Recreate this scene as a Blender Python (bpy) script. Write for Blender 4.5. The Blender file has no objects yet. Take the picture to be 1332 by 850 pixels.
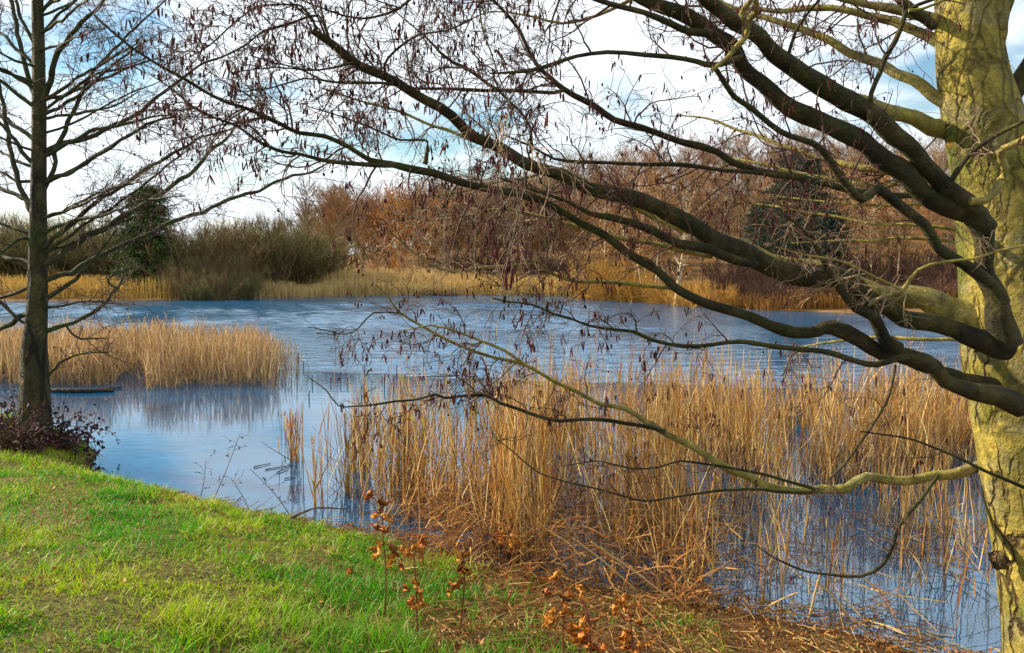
import bpy, math, random
import numpy as np
from mathutils import Vector
rng = np.random.default_rng(7); random.seed(7)
S = bpy.context.scene; COL = S.collection
FOC = 1045.0; CAMZ = 2.4; PITCH = math.atan(80/FOC)
SUN_EL = math.radians(26); SUN_H = np.array([-1.0, 0.36]); SUN_H /= np.linalg.norm(SUN_H)
cp, sp = math.cos(PITCH), math.sin(PITCH)

# ------------------------------------------------------------ placing helpers
def P(px, py, d):
    a = (px-666)/FOC*d; b = -(py-425)/FOC*d
    return np.array([a, b*sp+d*cp, CAMZ+b*cp-d*sp])
def G(px, py, z=0.0):
    a = (px-666)/FOC; b = -(py-425)/FOC
    v = np.array([a, b*sp+cp, b*cp-sp]); t = (z-CAMZ)/v[2]
    return np.array([v[0]*t, v[1]*t, z])

# ------------------------------------------------------------ numpy noise
_perm = np.random.default_rng(3).random(4096)
def vnoise(x, y, s=0):
    xi = np.floor(x).astype(int); yi = np.floor(y).astype(int); fx = x-xi; fy = y-yi
    fx = fx*fx*(3-2*fx); fy = fy*fy*(3-2*fy)
    h = lambda a, b: _perm[(a*73+b*419+s*131+(a*b)%61) % 4096]
    return (h(xi, yi)*(1-fx)+h(xi+1, yi)*fx)*(1-fy)+(h(xi, yi+1)*(1-fx)+h(xi+1, yi+1)*fx)*fy
def fbm(x, y, s=0, o=3):
    t = 0; a = .5; n = 0
    for i in range(o):
        t = t+a*vnoise(x*2**i, y*2**i, s+i); n += a; a *= .5
    return t/n
def sstep(a, b, x):
    t = np.clip((x-a)/(b-a), 0, 1); return t*t*(3-2*t)
def nrm(v): return v/(np.linalg.norm(v, axis=-1, keepdims=True)+1e-9)

# ------------------------------------------------------------ mesh builder
class MB:
    def __init__(s): s.v = []; s.f = []; s.c = []; s.n = 0
    def add(s, v, f, c=None):
        v = np.asarray(v, float).reshape(-1, 3); f = np.asarray(f)
        if len(v) == 0 or len(f) == 0: return
        s.v.append(v); s.f.append(f+s.n); s.n += len(v)
        if c is None: c = np.ones((len(v), 3))*.5
        s.c.append(np.broadcast_to(np.asarray(c, float), (len(v), 3)))
    def build(s, name, mat, parent=None, smooth=True):
        me = bpy.data.meshes.new(name)
        if s.n:
            v = np.vstack(s.v); c = np.vstack(s.c)
            counts = np.concatenate([np.full(len(f), f.shape[1]) for f in s.f])
            li = np.concatenate([f.ravel() for f in s.f]).astype(np.int32)
            me.vertices.add(len(v)); me.vertices.foreach_set('co', v.ravel().astype(np.float32))
            me.loops.add(len(li)); me.loops.foreach_set('vertex_index', li)
            me.polygons.add(len(counts))
            st = np.concatenate([[0], np.cumsum(counts)[:-1]]).astype(np.int32)
            me.polygons.foreach_set('loop_start', st)
            me.polygons.foreach_set('use_smooth', np.full(len(counts), smooth))
            me.update(calc_edges=True)
            at = me.color_attributes.new('tint', 'FLOAT_COLOR', 'POINT')
            at.data.foreach_set('color', np.hstack([c, np.ones((len(c), 1))]).ravel().astype(np.float32))
        me.materials.append(mat)
        o = bpy.data.objects.new(name, me); COL.objects.link(o)
        if parent is not None: o.parent = parent
        return o
def tag(o, label=None, cat=None, group=None, kind=None):
    if label: o['label'] = label
    if cat: o['category'] = cat
    if group: o['group'] = group
    if kind: o['kind'] = kind
    return o
def thing(name, label, cat, loc=(0, 0, 0), rz=0.0, group=None):
    o = bpy.data.objects.new(name, None); COL.objects.link(o)
    o.location = loc; o.rotation_euler = (0, 0, rz); o.empty_display_size = .2
    return tag(o, label, cat, group)
def copy_tree(o, parent=None):
    c = o.copy(); COL.objects.link(c); c.parent = parent
    for ch in list(o.children): copy_tree(ch, c)
    return c

def tubes(mb, Pt, R, sides=3, col=None, cap=False):
    """Pt (N,K,3), R (N,K)"""
    Pt = np.asarray(Pt, float); R = np.asarray(R, float)
    if len(Pt) == 0: return
    N, K, _ = Pt.shape
    T = nrm(np.gradient(Pt, axis=1))
    ref = np.zeros((N, 1, 3)); main = nrm(Pt[:, -1]-Pt[:, 0])
    ref[:, 0, 2] = 1; flat = np.abs(main[:, 2]) > .8; ref[flat, 0] = (1, 0.13, 0)
    A = nrm(np.cross(T, np.broadcast_to(ref, T.shape))); B = np.cross(T, A)
    th = np.arange(sides)/sides*2*math.pi
    V = Pt[:, :, None, :]+R[:, :, None, None]*(A[:, :, None, :]*np.cos(th)[None, None, :, None]+B[:, :, None, :]*np.sin(th)[None, None, :, None])
    n = np.arange(N)[:, None, None]*K*sides; k = np.arange(K-1)[None, :, None]*sides; j = np.arange(sides)[None, None, :]; j2 = (j+1) % sides
    F = np.stack([n+k+j, n+k+j2, n+k+sides+j2, n+k+sides+j], -1).reshape(-1, 4)
    c = None
    if col is not None: c = np.repeat(np.broadcast_to(np.asarray(col, float), (N, 3)), K*sides, axis=0)
    mb.add(V, F, c)
    if cap:
        for e in (0, K-1):
            mb.add(V[:, e].reshape(-1, 3), np.arange(N*sides).reshape(N, sides), None if c is None else np.repeat(np.broadcast_to(col, (N, 3)), sides, axis=0))
def grow(st, d, L, K, wig=.25, trop=(0, 0, 0), r=None):
    r = r or rng; N = len(st); d = nrm(np.asarray(d, float)); out = [st]; p = st
    step = (np.asarray(L)/(K-1))[:, None]
    for k in range(K-1):
        d = nrm(d+wig*r.standard_normal((N, 3))+np.asarray(trop)); p = p+d*step; out.append(p)
    return np.stack(out, 1)
def ribbons(mb, Pt, W, col=None, wd=None, taper=True):
    """flat blades along Pt (N,K,3); W (N,) full width; wd (N,3) width direction"""
    N, K, _ = Pt.shape
    if N == 0: return
    if wd is None:
        a = rng.random(N)*2*math.pi; wd = np.stack([np.cos(a), np.sin(a), np.zeros(N)], -1)
    T = nrm(Pt[:, -1]-Pt[:, 0]); wd = nrm(wd-T*np.sum(wd*T, -1, keepdims=True))
    prof = np.linspace(1, .12, K)**.7 if taper else np.ones(K)
    off = wd[:, None, :]*(np.asarray(W)[:, None]*prof[None, :]*.5)[:, :, None]
    V = np.stack([Pt-off, Pt+off], 2)
    n = np.arange(N)[:, None]*K*2; k = np.arange(K-1)[None, :]*2
    F = np.stack([n+k, n+k+1, n+k+3, n+k+2], -1).reshape(-1, 4)
    c = None if col is None else np.repeat(np.asarray(col), K*2, axis=0)
    mb.add(V, F, c)
def leaves(mb, pos, size, col, r=None, droop=0.0, asp=.6):
    r = r or rng; N = len(pos)
    if N == 0: return
    u = nrm(r.standard_normal((N, 3))+np.array([0, 0, -droop])); w = nrm(np.cross(u, r.standard_normal((N, 3)))); nn = np.cross(u, w)
    s = np.asarray(size)[:, None]
    V = np.stack([pos, pos+u*s*.5+w*s*asp*.5+nn*s*.1, pos+u*s, pos+u*s*.5-w*s*asp*.5+nn*s*.1], 1)
    F = (np.arange(N)[:, None]*4+np.arange(4)[None]); mb.add(V, F, np.repeat(col, 4, axis=0))
def spline(pts, step):
    """catmull-rom resample of (n,m) rows (first three are xyz)"""
    p = np.asarray(pts, float); p = np.vstack([2*p[0]-p[1], p, 2*p[-1]-p[-2]]); out = []
    for i in range(1, len(p)-2):
        L = np.linalg.norm(p[i+1][:3]-p[i][:3]); n = max(2, int(L/step))
        for t in np.arange(n)/n:
            out.append(.5*((2*p[i])+(-p[i-1]+p[i+1])*t+(2*p[i-1]-5*p[i]+4*p[i+1]-p[i+2])*t*t+(-p[i-1]+3*p[i]-3*p[i+1]+p[i+2])*t**3))
    out.append(p[-2]); return np.array(out)

# ------------------------------------------------------------ materials
def mat(name):
    m = bpy.data.materials.new(name); m.use_nodes = True; nt = m.node_tree
    return m, nt, nt.nodes['Principled BSDF']
def N_(nt, typ, **kw):
    n = nt.nodes.new(typ)
    for k, v in kw.items():
        if k in n.inputs.keys(): n.inputs[k].default_value = v
        else: setattr(n, k, v)
    return n
def ramp(nt, stops, interp='LINEAR'):
    r = nt.nodes.new('ShaderNodeValToRGB'); r.color_ramp.interpolation = interp
    e = r.color_ramp.elements
    e[0].position, e[0].color = stops[0][0], (*stops[0][1], 1)
    e[1].position, e[1].color = stops[-1][0], (*stops[-1][1], 1)
    for p_, c in stops[1:-1]:
        x = e.new(p_); x.color = (*c, 1)
    return r
def mixc(nt, a, b, fac=None, mode='MIX', f=.5):
    m = nt.nodes.new('ShaderNodeMix'); m.data_type = 'RGBA'; m.blend_type = mode; m.inputs[0].default_value = f
    L = nt.links
    for sock, v in ((m.inputs[6], a), (m.inputs[7], b)):
        if isinstance(v, tuple): sock.default_value = (*v, 1)
        else: L.new(v, sock)
    if fac is not None: L.new(fac, m.inputs[0])
    return m.outputs[2]
def geo_noise(nt, scale, detail=4, stretch=(1, 1, 1), rough=.6, w='noise'):
    g = nt.nodes.new('ShaderNodeNewGeometry'); mp = nt.nodes.new('ShaderNodeMapping'); mp.inputs['Scale'].default_value = stretch
    nt.links.new(g.outputs['Position'], mp.inputs[0])
    n = N_(nt, 'ShaderNodeTexNoise', Scale=scale, Detail=detail, Roughness=rough); nt.links.new(mp.outputs[0], n.inputs['Vector'])
    return n.outputs[0]
def tint_mat(name, rough=.8, transl=0.0, spec=.2, mott=0.0, msc=8):
    m, nt, b = mat(name); a = N_(nt, 'ShaderNodeAttribute', attribute_name='tint')
    c = a.outputs['Color']
    if mott:
        r = ramp(nt, [(.3, (1-mott,)*3), (.7, (1+mott,)*3)]); nt.links.new(geo_noise(nt, msc), r.inputs[0])
        c = mixc(nt, c, r.outputs[0], mode='MULTIPLY', f=1)
    nt.links.new(c, b.inputs['Base Color']); b.inputs['Roughness'].default_value = rough
    b.inputs['Specular IOR Level'].default_value = spec
    if transl:
        tr = nt.nodes.new('ShaderNodeBsdfTranslucent'); nt.links.new(c, tr.inputs[0])
        mx = N_(nt, 'ShaderNodeMixShader', Fac=transl); nt.links.new(b.outputs[0], mx.inputs[1]); nt.links.new(tr.outputs[0], mx.inputs[2])
        nt.links.new(mx.outputs[0], nt.nodes['Material Output'].inputs[0])
    return m
def bark_mat(name, base, light, dark, moss, crack=True, cs=7.0, amt=.5, bump=.6):
    m, nt, b = mat(name); L = nt.links
    n1 = geo_noise(nt, 5, 6, (1, 1, .6)); r1 = ramp(nt, [(.32, base), (.62, light)]); L.new(n1, r1.inputs[0])
    n2 = geo_noise(nt, 2.3, 4, (1, 1, .5)); r2 = ramp(nt, [(.5, (0, 0, 0)), (.66, (1, 1, 1))]); L.new(n2, r2.inputs[0])
    c = mixc(nt, r1.outputs[0], moss, r2.outputs[0])
    ng = geo_noise(nt, 3.6, 5, (1, 1, 1.6)); rg_ = ramp(nt, [(.52, (0, 0, 0)), (.6, (.4, .4, .4))]); L.new(ng, rg_.inputs[0]); c = mixc(nt, c, tuple(.55*q_ for q_ in (light[0], light[0]*.93, light[0]*.62)), rg_.outputs[0])
    n3 = geo_noise(nt, 45, 4); r3 = ramp(nt, [(.3, (.7, .7, .7)), (.65, (1.15, 1.15, 1.15))]); L.new(n3, r3.inputs[0])
    c = mixc(nt, c, r3.outputs[0], mode='MULTIPLY', f=.7)
    nm = geo_noise(nt, 17, 7, (1, 1, .75), .7); rm_ = ramp(nt, [(.34, (.42, .42, .42)), (.5, (.9, .9, .9)), (.66, (1.45, 1.4, 1.25))]); L.new(nm, rm_.inputs[0]); c = mixc(nt, c, rm_.outputs[0], mode='MULTIPLY', f=.85)
    hg = N_(nt, 'ShaderNodeMath', operation='MULTIPLY_ADD'); L.new(nm, hg.inputs[0]); hg.inputs[1].default_value = 1.6; L.new(n3, hg.inputs[2]); hgt = hg.outputs[0]
    if crack:
        no = geo_noise(nt, 6.5, 6); ro = ramp(nt, [(.64, (0, 0, 0)), (.7, (1, 1, 1))]); L.new(no, ro.inputs[0]); c = mixc(nt, c, (.22, .10, .012), ro.outputs[0])
        g = nt.nodes.new('ShaderNodeNewGeometry'); wn = N_(nt, 'ShaderNodeTexNoise', Scale=7.0, Detail=4.0)
        L.new(g.outputs['Position'], wn.inputs['Vector'])
        va = N_(nt, 'ShaderNodeVectorMath', operation='SCALE'); va.inputs['Scale'].default_value = .12; L.new(wn.outputs['Color'], va.inputs[0])
        vb = N_(nt, 'ShaderNodeVectorMath', operation='ADD'); L.new(g.outputs['Position'], vb.inputs[0]); L.new(va.outputs[0], vb.inputs[1])
        mp = nt.nodes.new('ShaderNodeMapping'); mp.inputs['Scale'].default_value = (1, 1, .2); L.new(vb.outputs[0], mp.inputs[0])
        vo = N_(nt, 'ShaderNodeTexVoronoi', feature='DISTANCE_TO_EDGE', Scale=cs); L.new(mp.outputs[0], vo.inputs['Vector'])
        rc = ramp(nt, [(.0, (1, 1, 1)), (.03, (.8, .8, .8)), (.11, (0, 0, 0))]); L.new(vo.outputs['Distance'], rc.inputs[0])
        mn = geo_noise(nt, 3.1, 3, (1, 1, .5)); rm = ramp(nt, [(1-amt-.08, (0, 0, 0)), (1-amt+.06, (1, 1, 1))]); L.new(mn, rm.inputs[0])
        k = mixc(nt, rc.outputs[0], rm.outputs[0], mode='MULTIPLY', f=1)
        zs = nt.nodes.new('ShaderNodeSeparateXYZ'); L.new(g.outputs['Position'], zs.inputs[0]); zr = N_(nt, 'ShaderNodeMapRange'); L.new(zs.outputs[2], zr.inputs[0])
        for ii, vv in enumerate((1.5, 2.6, 1.0, .55)): zr.inputs[ii+1].default_value = vv
        k = mixc(nt, (0, 0, 0), k, zr.outputs[0])
        c = mixc(nt, c, dark, k)
        # horizontal scuffs
        n5 = geo_noise(nt, 9, 5, (.6, .6, 4)); 
        sb = N_(nt, 'ShaderNodeMath', operation='MULTIPLY_ADD'); L.new(n5, sb.inputs[0]); sb.inputs[1].default_value = .5; L.new(hgt, sb.inputs[2])
        s2 = N_(nt, 'ShaderNodeMath', operation='MULTIPLY_ADD'); L.new(k, s2.inputs[0]); s2.inputs[1].default_value = -1.6; L.new(sb.outputs[0], s2.inputs[2]); hgt = s2.outputs[0]
    L.new(c, b.inputs['Base Color']); b.inputs['Roughness'].default_value = .8; b.inputs['Specular IOR Level'].default_value = .25
    bp = N_(nt, 'ShaderNodeBump', Strength=bump, Distance=.022); L.new(hgt, bp.inputs['Height']); L.new(bp.outputs[0], b.inputs['Normal'])
    return m
M = {}
M['trunk'] = bark_mat('alder_bark', (.12, .105, .02), (.38, .30, .055), (.04, .02, .008), (.10, .13, .010), amt=.56, cs=13, bump=.8)
M['bough'] = bark_mat('shaded_bough_bark', (.013, .012, .006), (.085, .072, .022), (.02, .012, .008), (.045, .06, .008), crack=False, bump=1)  # dark copy of the bough bark, the shade painted into its colour
M['litbough'] = bark_mat('sunlit_bough_bark', (.15, .13, .03), (.36, .29, .075), (.03, .02, .012), (.22, .22, .03), crack=False, bump=.5)  # light copy of the same bark, sunlight painted into its colour
M['ltrunk'] = bark_mat('mossy_bark', (.018, .018, .008), (.07, .06, .02), (.010, .007, .005), (.03, .06, .006), cs=6, amt=.55, bump=.8)
M['lbough'] = bark_mat('mossy_bough_bark', (.028, .028, .014), (.06, .06, .025), (.02, .014, .01), (.045, .07, .01), crack=False, bump=.5)
M['burl'] = bark_mat('burl_bark', (.06, .035, .015), (.16, .09, .03), (.02, .01, .01), (.12, .10, .02), cs=30, amt=.7)
M['twig'] = tint_mat('twig_bark', .7, 0, .25)
M['catkin'] = tint_mat('catkin', .75, .1, .15)
M['grass'] = tint_mat('grass_blade', .55, .35, .3)
M['reed'] = tint_mat('dry_reed', .7, .25, .2)
M['litter'] = tint_mat('litter', .8, .15, .15)
M['deadleaf'] = tint_mat('withered_leaf', .65, .3, .25, mott=.35, msc=60)
M['stem'] = tint_mat('plant_stem', .7, 0, .2)
M['far'] = tint_mat('far_twigs', .9, .15, .05)
M['farbark'] = tint_mat('far_bark', .9, 0, .1, mott=.3, msc=1.5)
M['needle'] = tint_mat('needles', .7, .1, .15)
M['bramble'] = tint_mat('bramble_leaf', .7, .15, .15)
M['wet'] = tint_mat('wet_wood', .75, 0, .15, mott=.3, msc=20)

# ------------------------------------------------------------ pond outline and terrain
near = [(-60, 26), (-26, 20), (-14, 15.5), (-8.5, 12.6), (-6.3, 11.0), (-5.3, 10.1)]
for px, py, z in ((112, 588, .26), (150, 606, .26), (232, 627, .24), (330, 655, .2), (400, 673, .12), (480, 694, .06), (560, 712, .03), (650, 735, .02),
                  (750, 757, 0), (870, 778, 0), (950, 790, 0), (1020, 808, 0), (1100, 820, 0), (1180, 843, 0), (1240, 872, 0)):
    g = G(px, py, z); near.append((g[0], g[1]))
near += [(3.6, 4.35), (5.0, 3.7), (7.5, 3.2), (12, 2.5), (20, 5), (28, 14), (36, 28)]
far = []
for px, py in ((1420, 415), (1240, 411), (1100, 408), (1010, 404), (950, 398), (880, 392), (820, 388), (720, 385), (600, 384), (480, 385), (345, 388), (240, 391), (60, 392), (-100, 392), (-400, 393)):
    g = G(px, py, 0); far.append((g[0], g[1]))
poly = np.array(near+far)
_k = len(near)
pp = []
for i in range(len(poly)):                         # roughen the outline
    a, b = poly[i], poly[(i+1) % len(poly)]; L = np.linalg.norm(b-a); n = 1 if (i < 5 or L < .3) else min(6, max(1, int(L/ (.35 if i < _k else 3))))
    for t in range(n):
        q = a+(b-a)*t/n; s = (.07 if i < _k else .8)*(1 if n > 1 else .3); pp.append(q+rng.standard_normal(2)*s*(t > 0))
poly = np.array(pp)
def pond_dist(x, y):
    x = np.asarray(x, float); y = np.asarray(y, float); d = np.full(x.shape, 1e9); ins = np.zeros(x.shape, bool)
    for i in range(len(poly)):
        ax, ay = poly[i]; bx, by = poly[(i+1) % len(poly)]; dx, dy = bx-ax, by-ay
        t = np.clip(((x-ax)*dx+(y-ay)*dy)/(dx*dx+dy*dy), 0, 1)
        d = np.minimum(d, (x-ax-t*dx)**2+(y-ay-t*dy)**2)
        c = ((ay > y) != (by > y))
        with np.errstate(divide='ignore', invalid='ignore'):
            xi = ax+(y-ay)*dx/(dy if dy else 1e-12)
        ins ^= c & (x < xi)
    d = np.sqrt(d); return np.where(ins, -d, d)
def height(x, y):
    s = pond_dist(x, y)
    bh = .25-.23*sstep(-3.3, .2, x)
    sp_ = np.maximum(s, 0)
    hn = bh*(1-np.exp(-sp_/.16))+.105*np.minimum(sp_, 9)+.012*(fbm(x*2.2, y*2.2, 5)-.5)*np.minimum(sp_*4, 1)*4
    hn = hn+.05*(fbm(x*.9, y*.9, 9)-.5)*np.minimum(sp_, 1)
    hill = 14.5*sstep(-62, 60, x)*sstep(62, 155, y)*(1-.35*sstep(75, 140, x)) + 4*(fbm(x*.02, y*.02, 4)-.5)*sstep(60, 160, y)
    hf = .12*(1-np.exp(-sp_/.8))+.012*np.minimum(sp_, 60)+.15*(fbm(x*.3, y*.3, 2)-.5)*np.minimum(sp_*.5, 1)+hill
    w = sstep(20, 32, y); h = hn*(1-w)+hf*w
    return np.where(s < 0, np.maximum(-.9, s*.35)-.01, h+.004)
def hz(x, y): return float(height(np.array([x]), np.array([y]))[0])

xs = 3.2*np.sinh(np.linspace(-5.9, 5.9, 620)); ys = 6.5+3*np.sinh(np.linspace(-3.4, 6.2, 640))
X, Y = np.meshgrid(xs, ys); Z = height(X.ravel(), Y.ravel())
nx, ny = len(xs), len(ys); idx = np.arange(nx*ny).reshape(ny, nx)
F = np.stack([idx[:-1, :-1], idx[:-1, 1:], idx[1:, 1:], idx[1:, :-1]], -1).reshape(-1, 4)
mb = MB(); mb.add(np.stack([X.ravel(), Y.ravel(), Z], -1), F)
m, nt, b = mat('ground'); L = nt.links
g = nt.nodes.new('ShaderNodeNewGeometry'); sx = nt.nodes.new('ShaderNodeSeparateXYZ'); L.new(g.outputs['Position'], sx.inputs[0])
r_g = ramp(nt, [(.36, (.02, .012, .006)), (.45, (.10, .06, .02)), (.52, (.07, .11, .01)), (.58, (.20, .13, .04)), (.66, (.12, .20, .01))]); L.new(geo_noise(nt, 38, 10, rough=.75), r_g.inputs[0])
r_b = ramp(nt, [(.3, (.035, .02, .012)), (.5, (.09, .045, .02)), (.62, (.16, .08, .025)), (.75, (.08, .09, .015))]); L.new(geo_noise(nt, 9, 8), r_b.inputs[0])
wob = geo_noise(nt, 1.1, 3); ma = N_(nt, 'ShaderNodeMath', operation='MULTIPLY_ADD'); L.new(wob, ma.inputs[0]); ma.inputs[1].default_value = 3.0; L.new(sx.outputs[0], ma.inputs[2])
mr = N_(nt, 'ShaderNodeMapRange'); L.new(ma.outputs[0], mr.inputs[0]); mr.inputs[1].default_value = .6; mr.inputs[2].default_value = 1.7
c = mixc(nt, r_g.outputs[0], r_b.outputs[0], mr.outputs[0])
r_f = ramp(nt, [(.3, (.10, .055, .025)), (.55, (.20, .105, .03)), (.75, (.30, .18, .05))]); L.new(geo_noise(nt, .35, 6), r_f.inputs[0])
mf = N_(nt, 'ShaderNodeMapRange'); L.new(sx.outputs[1], mf.inputs[0]); mf.inputs[1].default_value = 22; mf.inputs[2].default_value = 26
c = mixc(nt, c, r_f.outputs[0], mf.outputs[0])
ml = N_(nt, 'ShaderNodeMapRange'); L.new(sx.outputs[2], ml.inputs[0]); ml.inputs[1].default_value = -.02; ml.inputs[2].default_value = .05
c = mixc(nt, (.03, .022, .015), c, ml.outputs[0])
L.new(c, b.inputs['Base Color']); b.inputs['Roughness'].default_value = .9; b.inputs['Specular IOR Level'].default_value = .15
bp = N_(nt, 'ShaderNodeBump', Strength=.8, Distance=.03); L.new(geo_noise(nt, 22, 8), bp.inputs['Height']); L.new(bp.outputs[0], b.inputs['Normal'])
tag(mb.build('ground', m), 'mossy grass bank falling to the pond and brown land rising to a hill beyond', 'ground', kind='structure')

# ------------------------------------------------------------ water
gx = np.linspace(-62, 40, 820); gy = np.concatenate([np.linspace(15.5, 32, 210), np.linspace(32.15, 66, 260)]); GX, GY = np.meshgrid(gx, gy)
wr = np.random.default_rng(77); HZ = np.zeros_like(GX)
for i in range(34):                                 # wind ripples
    lam = .34*2.2**(wr.random()*1.4); th_ = wr.normal(math.pi/2+.15, .42); kk = 2*math.pi/lam
    HZ += .0044*lam**.9*np.sin(kk*(GX*math.cos(th_)+GY*math.sin(th_))+wr.random()*6.28)
oe = GY+.27*GX+1.2*(fbm(GX*.5, GY*.5, 121)-.5)
HZ *= (1-.85*sstep(2, 9, GX))*sstep(16.6, 17.6, oe)*(.35+.9*sstep(.35, .65, fbm(GX*.10, GY*.22, 122)))*sstep(15.5, 16.2, GY)*(1-sstep(64, 66, GY))*sstep(-62, -60, GX)*(1-sstep(38, 40, GX))
nyg, nxg = GX.shape; ix = np.arange(nxg*nyg).reshape(nyg, nxg)
mb = MB(); mb.add(np.stack([GX.ravel(), GY.ravel(), HZ.ravel()], -1), np.stack([ix[:-1, :-1], ix[:-1, 1:], ix[1:, 1:], ix[1:, :-1]], -1).reshape(-1, 4))
for x0, x1, y0, y1 in ((-140, 90, -2, 15.5), (-140, -62, 15.5, 66), (40, 90, 15.5, 66), (-140, 90, 66, 75)): mb.add([(x0, y0, 0), (x1, y0, 0), (x1, y1, 0), (x0, y1, 0)], [[0, 1, 2, 3]])
m, nt, b = mat('pond_water'); L = nt.links
g = nt.nodes.new('ShaderNodeNewGeometry'); sx = nt.nodes.new('ShaderNodeSeparateXYZ'); L.new(g.outputs['Position'], sx.inputs[0])
# open rippled water beyond a wavering line, still skin of thin ice in front of it
edge = N_(nt, 'ShaderNodeMath', operation='MULTIPLY_ADD'); L.new(sx.outputs[0], edge.inputs[0]); edge.inputs[1].default_value = .27; L.new(sx.outputs[1], edge.inputs[2])
wn = geo_noise(nt, .5, 5); e2 = N_(nt, 'ShaderNodeMath', operation='MULTIPLY_ADD'); L.new(wn, e2.inputs[0]); e2.inputs[1].default_value = 1.2; L.new(edge.outputs[0], e2.inputs[2])
op = N_(nt, 'ShaderNodeMapRange'); L.new(e2.outputs[0], op.inputs[0]); op.inputs[1].default_value = 17.4; op.inputs[2].default_value = 17.8
r1 = geo_noise(nt, 1.5, 3, (.9, 2.2, 1), .6); r2 = geo_noise(nt, 9, 2, (.8, 1.6, 1), .5)
rs = N_(nt, 'ShaderNodeMath', operation='MULTIPLY_ADD'); L.new(r2, rs.inputs[0]); rs.inputs[1].default_value = .22; L.new(r1, rs.inputs[2])
gust = geo_noise(nt, .12, 3, (.6, 1.6, 1)); gr = ramp(nt, [(.35, (.45, .45, .45)), (.6, (1, 1, 1))]); L.new(gust, gr.inputs[0])
st = N_(nt, 'ShaderNodeMath', operation='MULTIPLY'); L.new(op.outputs[0], st.inputs[0]); L.new(gr.outputs[0], st.inputs[1])
st2 = N_(nt, 'ShaderNodeMath', operation='MULTIPLY_ADD'); L.new(st.outputs[0], st2.inputs[0]); st2.inputs[1].default_value = .12; st2.inputs[2].default_value = .008
bp = N_(nt, 'ShaderNodeBump', Distance=.5); L.new(rs.outputs[0], bp.inputs['Height']); L.new(st2.outputs[0], bp.inputs['Strength']); L.new(bp.outputs[0], b.inputs['Normal'])
ic = ramp(nt, [(.35, (.003, .045, .11)), (.65, (.008, .085, .19))]); L.new(geo_noise(nt, 1.3, 6), ic.inputs[0])
c = mixc(nt, ic.outputs[0], (.015, .095, .20), op.outputs[0])
rg = N_(nt, 'ShaderNodeMath', operation='MULTIPLY_ADD'); L.new(op.outputs[0], rg.inputs[0]); rg.inputs[1].default_value = .06; rg.inputs[2].default_value = .03; L.new(rg.outputs[0], b.inputs['Roughness'])
L.new(c, b.inputs['Base Color']); b.inputs['Specular Tint'].default_value = (.68, .85, 1, 1); b.inputs['IOR'].default_value = 2.7
b.inputs['Specular IOR Level'].default_value = .5
tag(mb.build('water', m), 'still pond with ripples beyond a thin skin of ice', 'water', kind='structure')

# ------------------------------------------------------------ grass
def shore(x, y): return pond_dist(x, y)
def scatter(n, x0, x1, y0, y1, f):
    x = x0+(x1-x0)*rng.random(n); y = y0+(y1-y0)*rng.random(n); k = rng.random(n) < f(x, y); return x[k], y[k]
def infrustum(x, y, pad=.4): return (np.abs(x) < (y*.66+pad)) & (y > 2.6)
def grassiness(x, y):
    edge = -1.05+.9*(fbm(x*1.3, y*1.3, 11)-.5)*2+.1*(7-y)
    return 1-sstep(edge-.35, edge+.45, x+.0*y)
def gf(x, y):
    s = shore(x, y); k = grassiness(x, y); patch = sstep(.52, .66, fbm(x*1.7+3, y*1.7, 21))*.5
    bare = .16+.84*sstep(.30, .50, fbm(x*2.3, y*2.3, 31))*sstep(.26, .46, fbm(x*6, y*6, 33))
    return infrustum(x, y)*(s > .05)*np.clip(k*bare+(1-k)*patch*(s > .3), 0, 1)
mb = MB()
x, y = scatter(520000, -8.5, 3.2, 2.7, 12.5, gf)
keep = rng.random(len(x)) < np.clip(5.5/y, .35, 1); x, y = x[keep], y[keep]
z = height(x, y); n = len(x)
tuft = fbm(x*3, y*3, 41); tall = sstep(.55, .8, tuft)
tg = sstep(-1.9, -.9, x)*(1-sstep(.2, .6, x))*sstep(6.4, 5.2, y)     # lush tuft patch by the withered plants
h = (.018+.03*rng.random(n))*(1+1.6*tall+2.4*tg*rng.random(n)+.9*sstep(.6, .75, fbm(x*8, y*8, 43)))*(.7+.6*fbm(x*.8, y*.8, 51))
a = rng.random(n)*2*math.pi; lean = .25+.75*rng.random(n)
d = np.stack([np.cos(a)*lean, np.sin(a)*lean, np.ones(n)], -1)
Pt = grow(np.stack([x, y, z-.004], -1), d, h*1.2, 4, .12, (0, 0, -.18))
hue = fbm(x*1.1, y*1.1, 61, 4)+.25*(rng.random(n)-.5); yel = sstep(.36, .56, hue)[:, None]*(1-.8*tg[:, None])
ca = np.array([.055, .28, .003]); cb = np.array([.34, .47, .004])
col = ca*(1-yel)+cb*yel; dry = (rng.random(n) < .06+.16*yel[:, 0]+.12*(fbm(x*4, y*4, 63) < .42))[:, None]
col = np.where(dry, np.array([.40, .30, .10]), col)*(.7+.6*rng.random((n, 1)))
ribbons(mb, Pt, .0032+.0022*rng.random(n)+.0012*tall+y*.00035, col)
x, y = scatter(60000, -8, 1.5, 2.7, 11, lambda x, y: infrustum(x, y)*(shore(x, y) > .05)*(.25+.75*(1-sstep(.30, .5, fbm(x*2.3, y*2.3, 31))*sstep(.26, .46, fbm(x*6, y*6, 33))))*.8)
z = height(x, y); n = len(x); a = rng.random(n)*6.28
Pt = grow(np.stack([x, y, z+.004+.012*rng.random(n)], -1), np.stack([np.cos(a), np.sin(a), .05+.2*rng.random(n)], -1), .02+.05*rng.random(n), 3, .2, (0, 0, -.1))
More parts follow.
